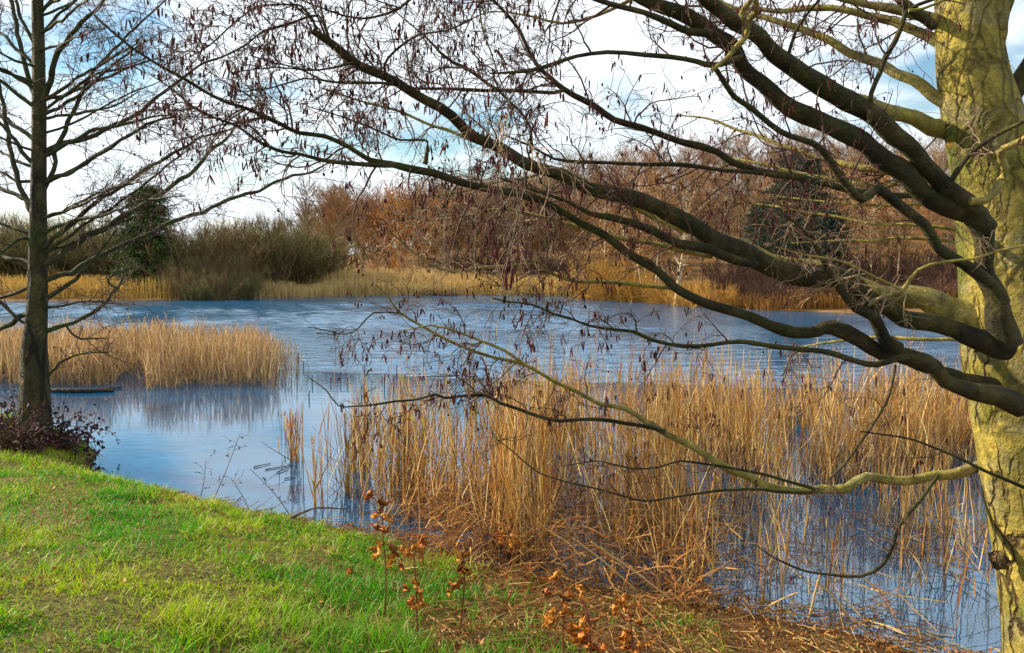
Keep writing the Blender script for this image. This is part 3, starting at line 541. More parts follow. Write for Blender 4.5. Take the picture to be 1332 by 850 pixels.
RB = [
 # long bough with the broken end
 (dl([(1310,450,34),(1254,438,25),(1205,421,24),(1153,405,23),(1122,384,25),(1096,364,28),(1055,362,30),(1020,354,28),(986,340,28),(960,326,28),(932,314,27),(903,295,25),(873,279,23),(838,262,22),(790,250,20),(750,236,19),(709,220,18),(655,190,16),(608,165,15),(573,143,14),(538,122,13),(509,106,12.5),(486,92,12),(467,80,11.5),(443,66,11),(420,51,10),(405,40,9)],3.8,2.95), DK, dict(sec=9,ck=.5,start=.35)),
 # lit bough behind it
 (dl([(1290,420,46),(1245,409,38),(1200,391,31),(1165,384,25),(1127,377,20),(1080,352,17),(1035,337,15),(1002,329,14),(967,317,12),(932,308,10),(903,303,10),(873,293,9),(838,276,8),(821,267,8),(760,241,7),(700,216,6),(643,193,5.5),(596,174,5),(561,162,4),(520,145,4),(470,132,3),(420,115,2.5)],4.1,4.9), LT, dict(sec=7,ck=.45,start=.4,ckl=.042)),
 (dl([(985,345,12),(955,337,13),(920,323,14),(885,312,13),(852,302,12),(814,293,11),(790,286,10),(767,280,7),(735,262,5),(700,250,4),(650,232,3)],3.5,3.15), DK, dict(sec=8,ck=.35)),
 # long bough running left and its two ends
 (dl([(1330,530,26),(1300,515,24),(1263,508,21),(1235,496,20),(1212,482,22),(1188,468,23),(1169,458,21),(1150,459,19),(1118,442,22),(1089,430,22),(1066,435,18),(1035,433,18),(1009,421,15),(955,405,14),(920,393,13),(885,376,12.5),(861,360,12),(838,345,11.5),(814,328,11),(786,309,10.5),(755,292,10),(720,268,10),(690,255,11),(655,247,11),(608,238,11),(561,227,11),(533,221,10.5),(509,213,9),(479,205,7),(455,189,6),(425,176,6),(390,174,6),(367,162,6),(343,150,6),(320,141,5.5),(289,132,5),(261,118,4.5),(238,103,4.5),(202,82,4),(167,59,3.5),(139,35,3),(115,12,2)],3.75,2.75), DK, dict(sec=11,ck=.6,start=.4,slen=.42)),
 (dl([(515,215,8),(490,215,7),(450,213,6),(420,210,5.5),(390,201,5),(360,196,4.5),(332,182,4),(308,165,3.5),(275,153,3),(252,141,3),(226,118,2.5),(196,98,1.5)],3.0,2.8), DK, dict(sec=15,ck=.6,start=.05,slen=.36)),
 (dl([(1169,454,16),(1150,442,15),(1132,409,14),(1110,400,13),(1094,379,11),(1080,360,10),(1068,338,8),(1045,300,4),(1020,280,3)],3.6,3.3), DK, dict(sec=10,ck=.1,pale=.4,slen=.3)),
 (dl([(1180,466,12),(1165,466,10),(1141,474,9),(1118,471,8),(1089,461,8),(1066,456,7.5),(1035,454,7),(1007,451,7),(974,447,7),(946,445,6.5),(908,449,6),(873,448,5.5),(847,442,5),(826,432,5),(802,429,4.5),(767,423,4),(743,414,3.5),(720,408,3),(690,396,2.5),(662,393,2.5),(640,388,2)],3.6,3.3), DK, dict(sec=9,ck=.6,start=.1,slen=.3,droop=-.12,up=0)),
 (dl([(1310,505,22),(1290,502,20),(1250,492,18),(1210,480,15),(1180,470,12)],4.0,3.75), DK, dict(sec=2,ck=0)),
 # low lit bough over the reeds
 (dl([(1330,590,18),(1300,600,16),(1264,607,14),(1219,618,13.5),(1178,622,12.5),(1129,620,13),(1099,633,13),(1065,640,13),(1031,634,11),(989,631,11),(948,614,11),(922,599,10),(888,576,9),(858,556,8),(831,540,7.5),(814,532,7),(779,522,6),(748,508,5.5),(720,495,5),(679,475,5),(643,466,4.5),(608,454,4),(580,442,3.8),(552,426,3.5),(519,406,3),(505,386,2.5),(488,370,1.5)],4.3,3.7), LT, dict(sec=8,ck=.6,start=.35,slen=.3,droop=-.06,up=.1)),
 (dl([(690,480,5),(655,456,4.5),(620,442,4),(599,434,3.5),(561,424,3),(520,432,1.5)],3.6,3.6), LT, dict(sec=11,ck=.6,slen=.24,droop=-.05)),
 (dl([(522,408,2.5),(486,407,2.2),(467,426,2),(448,435,1.8),(425,430,1.5),(400,425,1)],3.5,3.4), DK, dict(sec=9,ck=.7,slen=.18,droop=-.08)),
 (dl([(1345,640,6),(1300,620,5),(1253,599,4.5),(1215,582,3.5),(1170,569,3),(1120,562,2)],3.55,3.4), DK, dict(sec=7,ck=.15,slen=.3)),
 (dl([(1065,638,5),(1023,625,4.5),(971,612,4),(922,605,3.5),(884,599,3),(858,608,2.8),(820,610,2.5),(780,600,2),(735,606,1.5)],3.7,3.5), DK, dict(sec=7,ck=.2,slen=.3)),
 (dl([(1060,640,5),(1008,640,4.5),(948,635,4),(895,644,3.5),(846,652,3),(824,650,3),(785,638,2.5),(732,626,2.2),(697,613,2),(669,589,2),(640,567,1.5)],3.7,3.4), DK, dict(sec=6,ck=.12,slen=.3)),
 (dl([(1221,618,4.5),(1196,652,5),(1170,682,5),(1155,723,5),(1136,744,5),(1099,750,4),(1046,742,3.2),(1008,727,2.5),(982,708,1.8)],3.85,3.7), DK, dict(sec=7,ck=.06,slen=.3)),
 (dl([(865,562,7),(847,556,6),(814,551,5.8),(790,547,5.5),(743,548,5),(720,547,5),(679,534,4.8),(650,525,4.5),(632,514,4.3),(603,515,4),(580,518,3.5),(566,513,3.2),(542,520,3),(514,523,3),(488,527,2.7),(462,529,2.3),(441,528,2),(425,508,1.5),(400,490,1)],3.75,3.3), DK, dict(sec=10,ck=.6,slen=.26,start=.2,droop=-.02)),
 # upper boughs: the limb that carries them
 (dl([(1312,450,34),(1300,419,30),(1294,384,25),(1284,340,23),(1276,305,26),(1268,284,32),(1247,274,30),(1212,258,28),(1179,229,27),(1153,208,27),(1118,186,27),(1094,172,27),(1047,148,25),(1019,129,23),(991,106,21),(967,80,20),(953,58,22),(932,45,23),(908,28,23),(873,14,20),(847,2,18),(800,-25,15),(720,-70,11),(620,-110,7),(520,-130,4)],3.75,2.9), DK, dict(sec=7,ck=.4,start=.5)),
 (dl([(1282,300,30),(1254,267,25),(1228,241,23),(1200,218,24),(1179,192,25),(1153,165,26),(1127,148,28),(1089,125,28),(1059,104,26),(1028,82,24),(1000,64,23),(986,52,22),(955,28,22),(927,4,20),(880,-35,17),(800,-90,12),(700,-140,6)],3.65,2.9), DK, dict(sec=6,ck=.4,start=.4)),
 (dl([(926,44,10),(896,41,9.5),(871,31,9),(838,19,8),(809,11,7.5),(781,2,7),(730,-18,6),(640,-50,5),(560,-60,3)],3.1,2.8), DK, dict(sec=12,ck=.4,droop=-.1,up=-.3)),
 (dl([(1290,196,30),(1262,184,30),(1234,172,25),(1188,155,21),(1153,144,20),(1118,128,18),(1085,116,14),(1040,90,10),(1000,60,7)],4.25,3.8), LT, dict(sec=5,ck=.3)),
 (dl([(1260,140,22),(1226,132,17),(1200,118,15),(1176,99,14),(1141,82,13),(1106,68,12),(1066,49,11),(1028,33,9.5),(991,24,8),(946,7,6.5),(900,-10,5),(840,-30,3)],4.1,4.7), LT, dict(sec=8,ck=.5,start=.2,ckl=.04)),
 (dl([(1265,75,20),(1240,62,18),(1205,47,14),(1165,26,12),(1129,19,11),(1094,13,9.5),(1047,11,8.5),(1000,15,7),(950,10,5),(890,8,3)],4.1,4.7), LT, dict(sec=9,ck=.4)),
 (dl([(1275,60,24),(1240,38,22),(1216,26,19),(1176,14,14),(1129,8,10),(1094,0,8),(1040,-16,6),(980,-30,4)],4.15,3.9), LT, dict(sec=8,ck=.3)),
 (dl([(1215,36,12),(1205,26,14),(1183,10,13),(1160,-6,12),(1120,-40,8)],3.95,3.6), DK, dict(sec=4,ck=.2)),
 # twisted dark one
 (dl([(1305,395,18),(1287,368,15),(1259,345,14.5),(1223,321,14),(1200,293,14),(1176,276,14),(1153,253,13),(1139,247,13),(1118,259,12),(1104,246,11),(1089,225,10.5),(1071,201,10),(1056,186,9),(1014,172,8.5),(979,143,8),(955,125,7.5),(932,94,7),(926,86,5)],3.6,3.2), DK, dict(sec=8,ck=.3,start=.3)),
 (dl([(966,74,9),(932,85,8),(908,80,7.5),(873,75,7),(838,71,6.5),(791,68,6),(751,71,5.5),(720,82,6),(691,92,5),(667,95,4),(639,96,3)],3.1,2.95), DK, dict(sec=11,ck=.45,start=.1,slen=.4)),
 (dl([(1290,268,12),(1250,262,10),(1193,254,8.5),(1165,253,8.5),(1106,248,9),(1071,241,10),(1035,231,11),(1020,229,11),(991,222,10.5),(960,215,10),(932,201,10),(908,192,10),(885,186,9.5),(838,167,9),(802,156,9),(767,134,8.5),(734,115,8),(720,104,7),(702,89,6),(688,68,5.5),(676,40,5),(655,14,4.5),(641,0,4),(610,-30,2.5)],4.2,3.5), DK, dict(sec=10,ck=.5,start=.3)),
 (dl([(734,117,6),(720,121,5.5),(679,118,5.5),(632,118,5),(585,116,4.5),(538,115,4),(498,107,3.5),(455,108,3),(420,105,3),(390,90,2.5),(355,82,2),(327,73,2)],3.7,3.4), DK, dict(sec=12,ck=.55,slen=.4,start=.05)),
 (dl([(1010,229,7),(991,226,6),(944,221,6),(885,215,6),(838,214,5.5),(791,212,5),(755,211,5),(720,207,4),(690,190,3),(655,175,2)],3.9,3.6), DK, dict(sec=10,ck=.45,slen=.35)),
 (dl([(1262,246,14),(1240,240,12),(1200,231,10),(1165,226,10),(1118,218,9.5),(1094,213,9),(1059,203,7.5),(1020,190,6),(991,179,5),(955,167,4),(920,155,3),(880,150,2)],4.2,5.0), LT, dict(sec=10,ck=.5,ckl=.042)),
 (dl([(1262,248,9),(1184,240,7.5),(1141,241,7),(1106,236,6.5),(1059,231,6),(1000,215,4),(940,205,3)],4.3,5.2), LT, dict(sec=9,ck=.4)),
 (dl([(1255,280,6),(1207,266,4.5),(1153,268,4),(1113,267,3.5),(1060,262,2.5),(1010,255,2)],4.3,4.9), LT, dict(sec=9,ck=.4,pale=.3)),
 (dl([(1255,300,6),(1184,292,4.5),(1129,291,4),(1082,281,4),(1047,276,3.5),(1000,268,3),(940,262,2)],4.3,4.9), LT, dict(sec=9,ck=.35,pale=.3)),
 (dl([(1260,320,6),(1240,315,5),(1200,312,4.5),(1165,309,4),(1129,313,4),(1078,313,3),(1030,317,2)],4.3,4.8), LT, dict(sec=8,ck=.25,pale=.3)),
 (dl([(1275,445,8),(1240,441,5.5),(1180,440,5),(1125,440,4.5),(1080,444,3.5),(1040,452,2)],4.3,4.8), LT, dict(sec=7,ck=.3,pale=.3)),
 (dl([(1345,318,3.5),(1300,326,3.5),(1266,338,4.5),(1231,342,5),(1193,351,5.5),(1174,371,6),(1169,378,6),(1146,388,5.5),(1130,400,5)],3.25,3.45), LT, dict(sec=7,ck=.05,pale=.8,slen=.2)),
 (dl([(1174,378,5),(1150,366,4.5),(1120,352,4),(1090,340,4),(1050,332,3),(1010,322,2)],3.45,3.3), LT, dict(sec=9,ck=.1,pale=.8,slen=.22)),
 (dl([(1131,160,6),(1132,148,7),(1134,122,6.5),(1146,94,7),(1153,73,7.5),(1165,52,7),(1174,28,6.5),(1180,15,6),(1195,6,5.5),(1212,0,5),(1240,-12,4)],3.32,3.15), DK, dict(sec=8,ck=.4,slen=.25)),
 (dl([(1182,14,5),(1200,12,4.5),(1230,0,4.5),(1260,-12,4)],3.05,3.0), LT, dict(sec=6,ck=.4,slen=.22)),
 (dl([(1026,70,5),(1035,42,4.5),(1049,21,3.5),(1066,0,3),(1080,-20,2)],3.0,2.85), DK, dict(sec=7,ck=.3,slen=.2)),
 (dl([(926,92,6),(946,75,6),(955,63,9),(969,47,9),(972,35,8),(965,21,7.5),(974,7,7.5),(980,-12,7)],2.95,2.9), LT, dict(sec=6,ck=.3,slen=.2)),
 (dl([(972,38,9),(976,24,10),(984,16,9.5),(981,0,9),(978,-14,8)],2.95,2.85), LT, dict(sec=4,ck=.3,slen=.2)),
 (dl([(1232,243,8),(1254,213,7.5),(1271,194,7),(1289,180,6),(1312,166,5.5),(1345,150,5)],3.55,3.4), DK, dict(sec=6,ck=.25,slen=.25,pale=.3)),
 (dl([(1262,262,10),(1282,260,9),(1294,248,11),(1306,220,11),(1299,198,9.5),(1312,190,9),(1345,172,9)],3.5,3.4), LT, dict(sec=4,ck=.2,slen=.25,pale=.3)),
 (dl([(1296,225,30),(1283,180,32),(1279,140,26),(1284,105,24),(1289,75,24),(1297,42,26),(1302,0,28),(1306,-60,26),(1330,-200,16),(1340,-350,6)],4.1,3.75), M['trunk'], dict(sec=3,ck=.3)),
 (dl([(1280,175,26),(1300,150,28),(1322,120,26),(1350,70,24),(1400,-20,18),(1460,-150,8)],4.15,4.0), DK, dict(sec=4,ck=.4)),
 (dl([(1165,475,4),(1160,501,4),(1153,522,4),(1132,558,4),(1099,603,3.2),(1076,624,2.5)],3.6,3.5), DK, dict(sec=7,ck=.1,slen=.25,pale=.3)),
 (dl([(927,334,7),(885,326,7),(847,316,6.5),(807,308,6),(781,302,6),(739,291,5),(714,285,4.5),(667,274,4),(639,273,3.5),(615,281,3),(580,285,3),(545,285,2.2),(525,275,2)],3.6,3.9), LT, dict(sec=9,ck=.35,pale=.4,slen=.35)),
 (dl([(887,380,7),(873,375,6.5),(838,373,6),(814,369,6),(779,368,5.5),(751,367,5),(720,357,4.5),(693,345,4),(655,346,3.5),(625,348,3),(589,354,2.5),(556,342,3),(530,322,2.5),(505,300,2)],3.5,3.7), LT, dict(sec=11,ck=.4,pale=.4,slen=.38)),
 (dl([(612,-58,2.5),(618,-20,2.5),(623,0,2.5),(627,38,2.5),(639,68,2.5),(650,103,2.4),(665,141,2.2),(674,174,2.0),(680,205,1.9),(683,230,1.7),(679,258,1.6),(672,293,1.2),(660,333,1.0)],2.85,1.6), DK, dict(sec=6,ck=.5,pale=.5,slen=.22,droop=-.2,up=-.3)),
 (dl([(412,44,5),(407,26,3.8),(395,12,3.4),(386,6,3),(343,7,2.7),(325,14,2.5),(296,38,2.2),(273,59,2),(245,75,1.5)],2.95,2.8), DK, dict(sec=16,ck=.55,slen=.3,start=.0)),
 (dl([(430,57,6),(415,20,3),(385,28,3.5),(341,42,3.2),(320,59,3),(289,75,3),(266,82,3),(247,94,3),(225,110,2),(200,128,1.5)],2.95,2.85), DK, dict(sec=16,ck=.6,slen=.3,start=.05)),
 (dl([(505,105,6),(500,85,4),(515,65,3.5),(545,45,3),(580,40,2.5),(615,25,2)],3.05,2.9), DK, dict(sec=13,ck=.45,slen=.3)),
 (dl([(553,214,7),(556,190,4.5),(552,182,3.5),(520,182,3.5),(495,172,3),(468,160,2.5),(440,150,2.3),(405,140,1.8)],3.05,2.9), DK, dict(sec=12,ck=.5,slen=.3)),
 (dl([(650,118,5),(635,110,5),(612,92,5),(590,82,4.5),(572,68,3.5),(556,50,2.5),(520,20,1.8),(490,-10,1)],3.6,3.4), DK, dict(sec=12,ck=.5,slen=.3)),
 (dl([(690,200,5),(690,165,4),(672,140,3.5),(650,120,3),(640,90,2.5)],3.1,3.0), DK, dict(sec=10,ck=.45,slen=.3)),
 (dl([(467,82,5),(450,84,3.5),(430,89,3),(400,92,2.5),(360,88,2),(300,95,1.5)],3.0,2.9), DK, dict(sec=14,ck=.5,slen=.3)),
 (dl([(510,110,6),(498,108,4),(460,107,3.5),(430,107,3),(395,102,2.5),(350,115,2),(300,120,1.2)],3.0,2.9), DK, dict(sec=14,ck=.5,slen=.3)),
 (dl([(760,240,5),(720,222,4),(690,232,4),(640,238,3),(600,250,2.5),(560,255,2),(510,262,1.2)],3.6,3.6), LT, dict(sec=11,ck=.45,slen=.32)),
 (dl([(620,-70,6),(560,-30,5),(520,10,4),(470,25,3),(430,15,2.5),(380,-5,1.5)],3.2,3.0), DK, dict(sec=15,ck=.5,slen=.35)),
 (dl([(840,-10,6),(780,20,5),(730,30,4),(680,20,3),(640,15,2),(600,30,1.5)],3.5,3.7), LT, dict(sec=11,ck=.4,slen=.35)),
]
for i, (pts, mt, kw) in enumerate(RB):
    kw = dict(kw); hi = pts[-1][1] < 330; kw['sec'] = kw['sec']*(1.22 if hi else 1.05); kw['slen'] = kw.get('slen', .45)*(1.15 if hi else 1)
    bough(rt, pts, mt, seed=100+i, **kw)
# unseen crown above the frame
for i in range(9):
    y0 = -120-80*i; s = -1 if i % 2 else 1; L0 = 520-40*i
    bough(rt, dl([(1250, y0, 30-2*i), (1250+s*L0*.3, y0-70, 20-1.5*i), (1250+s*L0*.7, y0-120, 10), (1250+s*L0, y0-150, 4)], DT, DT+(.9 if i % 3 else -.9)), DK, sec=5, ck=.3, seed=300+i)
# burl on the trunk
q = P(1299, 729, 3.98); u = np.linspace(0, math.pi, 12); v = np.linspace(0, 2*math.pi, 18, endpoint=False); U, V_ = np.meshgrid(u, v, indexing='ij')
rr = .042*(1+.25*(fbm(U*2, np.cos(V_)*2+5, 7)-.5)*2+.12*rng.standard_normal(U.shape))
VV = np.stack([q[0]+rr*np.sin(U)*np.cos(V_), q[1]+rr*np.sin(U)*np.sin(V_), q[2]+rr*np.cos(U)], -1)
k = np.arange(11)[:, None]*18; j = np.arange(18)[None]; mb = MB(); mb.add(VV, np.stack([k+j, k+18+j, k+18+(j+1) % 18, k+(j+1) % 18], -1).reshape(-1, 4)); mb.build('burl', M['burl'], rt)

lt = thing('alder_tree', 'slim mossy alder with dense ascending bare branches standing at the left bank edge', 'tree')
DL = 9.7
trunk(lt, [(45, 585, 46, DL), (45, 555, 40, DL), (45, 500, 36, DL), (45, 450, 31, DL), (48, 410, 26, DL), (49, 340, 22, DL), (50, 250, 19.5, DL), (51, 150, 17, DL), (50, 60, 15, DL), (49, 0, 14, DL), (49, -120, 12, DL), (52, -300, 7, DL), (53, -420, 2, DL)], M['ltrunk'], amp=.10, flare=.25, sides=28, seed=4)
LB = [
 [(50,366,10),(63,364,8),(82,356,7),(113,343,7),(143,328,6.5),(179,312,6),(223,290,5.8),(247,279,5.5),(270,273,5),(294,261,5),(320,253,4.5),(343,245,4),(362,236,4),(390,229,3.3),(420,216,2.5),(440,205,1.5)],
 [(50,345,11),(65,339,8.5),(106,315,8),(165,278,7.5),(207,254,6.5),(238,231,6),(245,227,5.5),(271,201,4.8),(292,180,4),(320,150,2.5),(345,130,1.5)],
 [(50,326,9),(64,318,6.5),(106,280,6),(141,254,5.5),(188,221,5),(224,200,4.5),(259,180,3.5),(300,168,2.5),(345,150,1.5)],
 [(50,332,6),(64,325,4.5),(101,299,4),(153,266,3.5),(207,224,3),(250,190,1.5)],
 [(50,308,7),(62,301,5.5),(99,287,5),(141,278,4),(188,261,3),(240,255,1.5)],
 [(52,240,8),(70,231,6),(94,224,5.5),(132,200,5),(174,172,4.2),(212,155,3),(250,152,1.5)],
 [(52,203,9),(64,195,7),(106,181,6.5),(153,162,6),(188,141,5),(212,122,4),(226,110,3),(250,95,1.5)],
 [(52,206,7),(80,193,5.5),(118,173,5),(160,162,4.5),(200,152,3),(235,150,1.5)],
 [(50,262,9),(56,254,7.5),(68,224,6.5),(73,198,6.5),(87,165,6),(104,127,5.5),(122,94,5),(148,64,4),(165,45,3.5),(200,14,2.5),(225,-10,1.5)],
 [(50,140,10),(59,122,8.5),(68,87,8),(82,61,7),(101,35,6),(118,19,5),(134,0,4),(160,-30,2)],
 [(50,135,6),(64,127,4.5),(106,99,4),(153,71,3),(185,55,1.5)], [(50,150,6),(61,141,4.5),(113,104,4),(150,92,3),(190,80,1.5)],
 [(50,50,7),(58,40,5),(75,21,4),(99,0,3),(125,-25,2)], [(50,155,5),(75,152,4),(110,146,3.5),(150,138,2.5),(180,120,1.5)],
 [(50,398,9),(61,388,7),(82,374,6.5),(108,353,4.5),(125,335,3),(150,300,2)],
 [(50,436,8),(61,431,6.5),(88,422,5.5),(113,412,5.2),(136,397,5),(147,380,4.5),(155,374,4),(160,360,2.5)],
 [(86,423,3.5),(92,432,3),(105,441,3),(120,441,2.5),(138,440,1.8)], [(48,505,4),(60,492,3.5),(73,479,3),(79,472,3),(105,460,2.4),(141,459,1.8)],
 [(155,375,3),(145,372,3),(142,362,2.5),(160,350,2)], [(63,400,4),(80,398,3),(110,392,2),(160,397,1.2)],
 [(50,130,9),(44,118,7.5),(31,80,6.5),(24,47,6),(14,0,5.5),(8,-40,4)], [(48,64,8),(42,52,6),(28,26,5),(20,-2,4.5),(12,-40,3)],
 [(48,90,7),(42,82,5.5),(19,61,4.5),(0,42,4),(-40,15,3)], [(48,122,7),(40,113,5.5),(14,94,5),(0,88,4.5),(-50,68,3)],
 [(50,148,7),(44,139,5.5),(19,120,5),(0,106,4.5),(-50,75,3)], [(50,190,8),(44,181,6.5),(14,160,5.5),(0,150,5),(-55,120,3)],
 [(48,282,10),(36,268,8.5),(26,242,7.5),(19,219,7),(14,200,6.5),(10,176,6),(6,141,5.5),(0,115,5),(-12,60,3)],
 [(46,268,8),(28,256,6.5),(0,245,5.5),(-60,222,3)], [(50,222,7),(42,212,6),(31,198,6),(12,174,4.5),(-10,150,3)],
 [(46,415,9),(31,408,7.5),(17,420,7),(0,425,7),(-60,440,5)], [(44,425,5),(28,418,4),(0,394,4.5),(-40,365,3)],
 [(48,350,8),(30,340,6),(0,330,5),(-50,300,3)], [(48,310,6),(25,312,4.5),(0,330,4),(-40,350,3)], [(48,370,6),(28,378,5),(0,388,5),(-45,402,3)],
 [(48,236,5),(25,236,4),(0,225,4),(-40,205,2.5)], [(50,20,6),(66,0,4.5),(90,-30,3)], [(50,285,5),(80,276,4),(120,255,3),(165,240,2),(200,236,1.3)],
]
for i, pts in enumerate(LB):
    dd = DL+random.choice([-1, 1])*random.uniform(.3, 1.6)*min(1, abs(pts[-1][0]-50)/200)
    bough(lt, dl([(a, b, c*1.02) for a, b, c in pts], DL, dd), M['lbough'], sec=5.5, slen=.85, tl=.24, ck=.2, ntw=6, fwd=1.6, seed=400+i, rmin=.0026, ckl=.04, up=.3, start=.12, sides=8, wob=.02)
for i in range(34):    # thinner straight ascending branches in between and above
    y0 = 330-22*i*(1 if i < 16 else .9); s = 1 if random.random() < .62 else -1; L0 = random.uniform(90, 230)*(1 if y0 > -60 else .6)
    sl = random.uniform(.35, .75); w = random.uniform(3, 5)
    bough(lt, dl([(50, y0, w+1), (50+s*L0*.3, y0-L0*.3*sl*.8, w), (50+s*L0*.65, y0-L0*.65*sl, w*.7), (50+s*L0, y0-L0*sl*.95, 1.2)], DL, DL+random.uniform(-1.6, 1.6)), M['lbough'], sec=4.5, slen=.8, tl=.24, ck=.16, ntw=5, fwd=1.6, seed=500+i, rmin=.0026, ckl=.04, up=.3, sides=6, wob=.02)

# ------------------------------------------------------------ brambles round the left tree's foot
def bramble(cx, cy, cz, w, h, n, nl, label, cat, lcol, r):
    t = thing('bramble_bush', label, cat, (cx, cy, cz)); mb = MB()
    st = np.stack([r.normal(0, w*.26, n), r.normal(0, w*.2, n), np.full(n, -.02)], -1)
    d = np.stack([r.normal(0, .6, n), r.normal(0, .5, n), np.ones(n)], -1); A = grow(st, d, h*(.6+.9*r.random(n)), 10, .22, (0, 0, -.13), r)
    tubes(mb, A, np.tile(np.linspace(.006, .0025, 10), (n, 1)), 4, np.array([.06, .024, .02])*(.6+.9*r.random((n, 1)))); mb.build('stems', M['stem'], t)
    q = r.integers(0, n, nl); k = r.integers(2, 10, nl); p_ = A[q, k]+r.standard_normal((nl, 3))*.03; mb = MB()
    leaves(mb, p_, .035+.03*r.random(nl), lcol[r.integers(0, len(lcol), nl)]*(.6+.8*r.random((nl, 1))), r, .4, .75); mb.build('leaves', M['bramble'], t)
PUR = np.array([[.035, .018, .045], [.05, .03, .05], [.025, .035, .02], [.08, .03, .03]]); RED = np.array([[.10, .045, .03], [.07, .03, .025], [.05, .05, .02]])
r_ = np.random.default_rng(55)
g = G(66, 575, .33); bramble(g[0], g[1]+.1, hz(g[0], g[1]+.1), .6, .5, 80, 800, 'dark purple leaved bramble bush on the right side of the mossy tree foot', 'bush', PUR, r_)
g = G(8, 560, .35); bramble(g[0], g[1]+.1, hz(g[0], g[1]+.1), .8, .6, 90, 800, 'dark bramble bush on the left side of the mossy tree foot', 'bush', PUR, r_)
g = G(44, 575, .33); bramble(g[0], g[1]-.25, hz(g[0], g[1]-.25), .5, .42, 150, 420, 'tangle of reddish brown stems hiding the foot of the mossy tree', 'bush', RED, r_)
g = G(108, 592, .27); bramble(g[0], g[1], hz(g[0], g[1]), .3, .2, 34, 240, 'low trailing bramble at the bank edge right of the mossy tree', 'bush', PUR, r_)

# ------------------------------------------------------------ floating wood, twigs, weeds
def stick(name, label, cat, pts, r0, r1, col, m, group=None, sides=7):
    C = spline([(*p_, 0) for p_ in pts], .04)[:, :3]; o = C[0].copy(); C = C-o
    C = C+np.cumsum(rng.standard_normal(C.shape)*.0012, axis=0)
    mb = MB(); tubes(mb, C[None], np.linspace(r0, r1, len(C))[None]*(1+.12*rng.standard_normal(len(C)))[None], sides, col, cap=True)
    ob = mb.build(name, m); ob.location = o; return tag(ob, label, cat, group)
stick('floating_log', 'long dark log floating behind the mossy tree', 'log', [G(62, 510)+(0, 0, .02), G(100, 511)+(0, 0, .03), G(148, 510)+(0, 0, .02)], .05, .035, (.03, .024, .02), M['wet'])
stick('floating_log', 'short thin dark stick floating above the long log', 'log', [G(128, 508)+(0, 0, .02), G(159, 506)+(0, 0, .025)], .03, .015, (.05, .04, .04), M['wet'])
for a_, b_, l_ in (((345, 612), (381, 606), 'dark twig floating nearest the small reed clump'), ((360, 616), (375, 611), 'short curved twig floating close to the bank'), ((330, 609), (352, 604), 'thin twig floating left of the other twigs'), ((370, 624), (384, 622), 'tiny stub of wood floating just off the grass edge')):
    stick('floating_twig', l_, 'twig', [G(*a_)+(0, 0, .01), (G(*a_)+G(*b_))/2+(0, .0, .012), G(*b_)+(0, 0, .01)], .007, .004, (.07, .045, .035), M['wet'], 'dark twigs floating off the bank')
z0 = .2
stick('fallen_branch', 'bare forked stick lying on the bank edge below the reeds', 'branch', [G(368, 680, .2), G(392, 668, .19), G(415, 662, .14), G(452, 663, .06)], .012, .006, (.10, .07, .05), M['stem'])
def weed(px, py, tipx, tipy, label, z=.25, nb=6):
    b0 = G(px, py, z); dp = b0[1]*1.0; tip = P(tipx, tipy, dp/cp); zz = hz(b0[0], b0[1]); b0[2] = zz-.02
    t = thing('weed', label, 'weed', tuple(b0)); C = spline([(*np.zeros(3), 0), (*((tip-b0)*.5+np.array([.02, 0, .02])), 0), (*(tip-b0), 0)], .03)[:, :3]; mb = MB()
    tubes(mb, C[None], np.linspace(.005, .002, len(C))[None], 5, (.12, .06, .04)); k = rng.integers(len(C)//3, len(C), nb); d = nrm(np.stack([rng.normal(0, 1, nb), rng.normal(0, .6, nb), rng.random(nb)], -1))
    A = grow(C[k], d, .05+.14*rng.random(nb), 6, .25); tubes(mb, A, np.full((nb, 6), .0018), 3, (.12, .06, .04)); mb.build('stem', M['stem'], t)
    mb = MB(); e = A[:, rng.integers(2, 6, 4)].reshape(-1, 3); leaves(mb, e, .012+.015*rng.random(len(e)), np.array([.09, .05, .06])*(.6+.9*rng.random((len(e), 1))), droop=.4, asp=.7); mb.build('leaves', M['bramble'], t)
weed(268, 632, 312, 565, 'tall thin leaning weed on the grass edge in front of calm water', nb=9)
weed(255, 628, 268, 598, 'short sprig just left of the tall leaning weed', nb=5)
weed(385, 672, 325, 610, 'dark stem arching left over the twigs in the water', .15, 6)
weed(330, 655, 300, 622, 'low sprig where the grass bank meets the twigs', .2, 5)

# ------------------------------------------------------------ withered orange leaved plants
def curl_leaf(L_, W_, r):
    u = np.linspace(0, 1, 9); v = np.linspace(-1, 1, 7); U, V = np.meshgrid(u, v, indexing='ij')
    wprof = np.sin(np.pi*np.clip(U*.9+.08, 0, 1))**.7*W_*.5; roll = r.uniform(2.2, 3.8); ang = V*roll
    rad_ = wprof/roll; bend = r.uniform(1.0, 3.0)*U
    x = rad_*np.sin(ang)*1.6; nz_ = rad_*(1-np.cos(ang)); s = U*L_
    zc = -np.sin(bend+.3)*0+(-s*np.cos(bend*.5)); yc = s*np.sin(bend*.5)
    V3 = np.stack([x, yc+nz_, zc], -1)+r.standard_normal(U.shape+(3,))*.0055
    V3[..., 1] += .012*np.sin(U*9+V*4+r.random()*6); V3[..., 0] += .01*np.sin(U*7+r.random()*6)
    a = r.random()*6.28; c, s_ = math.cos(a), math.sin(a); V3 = V3 @ np.array([[c, s_, 0], [-s_, c, 0], [0, 0, 1]])
    k = np.arange(8)[:, None]*7; j = np.arange(6)[None]; return V3.reshape(-1, 3), np.stack([k+j, k+j+1, k+8, k+7+j], -1).reshape(-1, 4) if False else np.stack([k+j, k+j+1, k+7+j+1, k+7+j], -1).reshape(-1, 4)
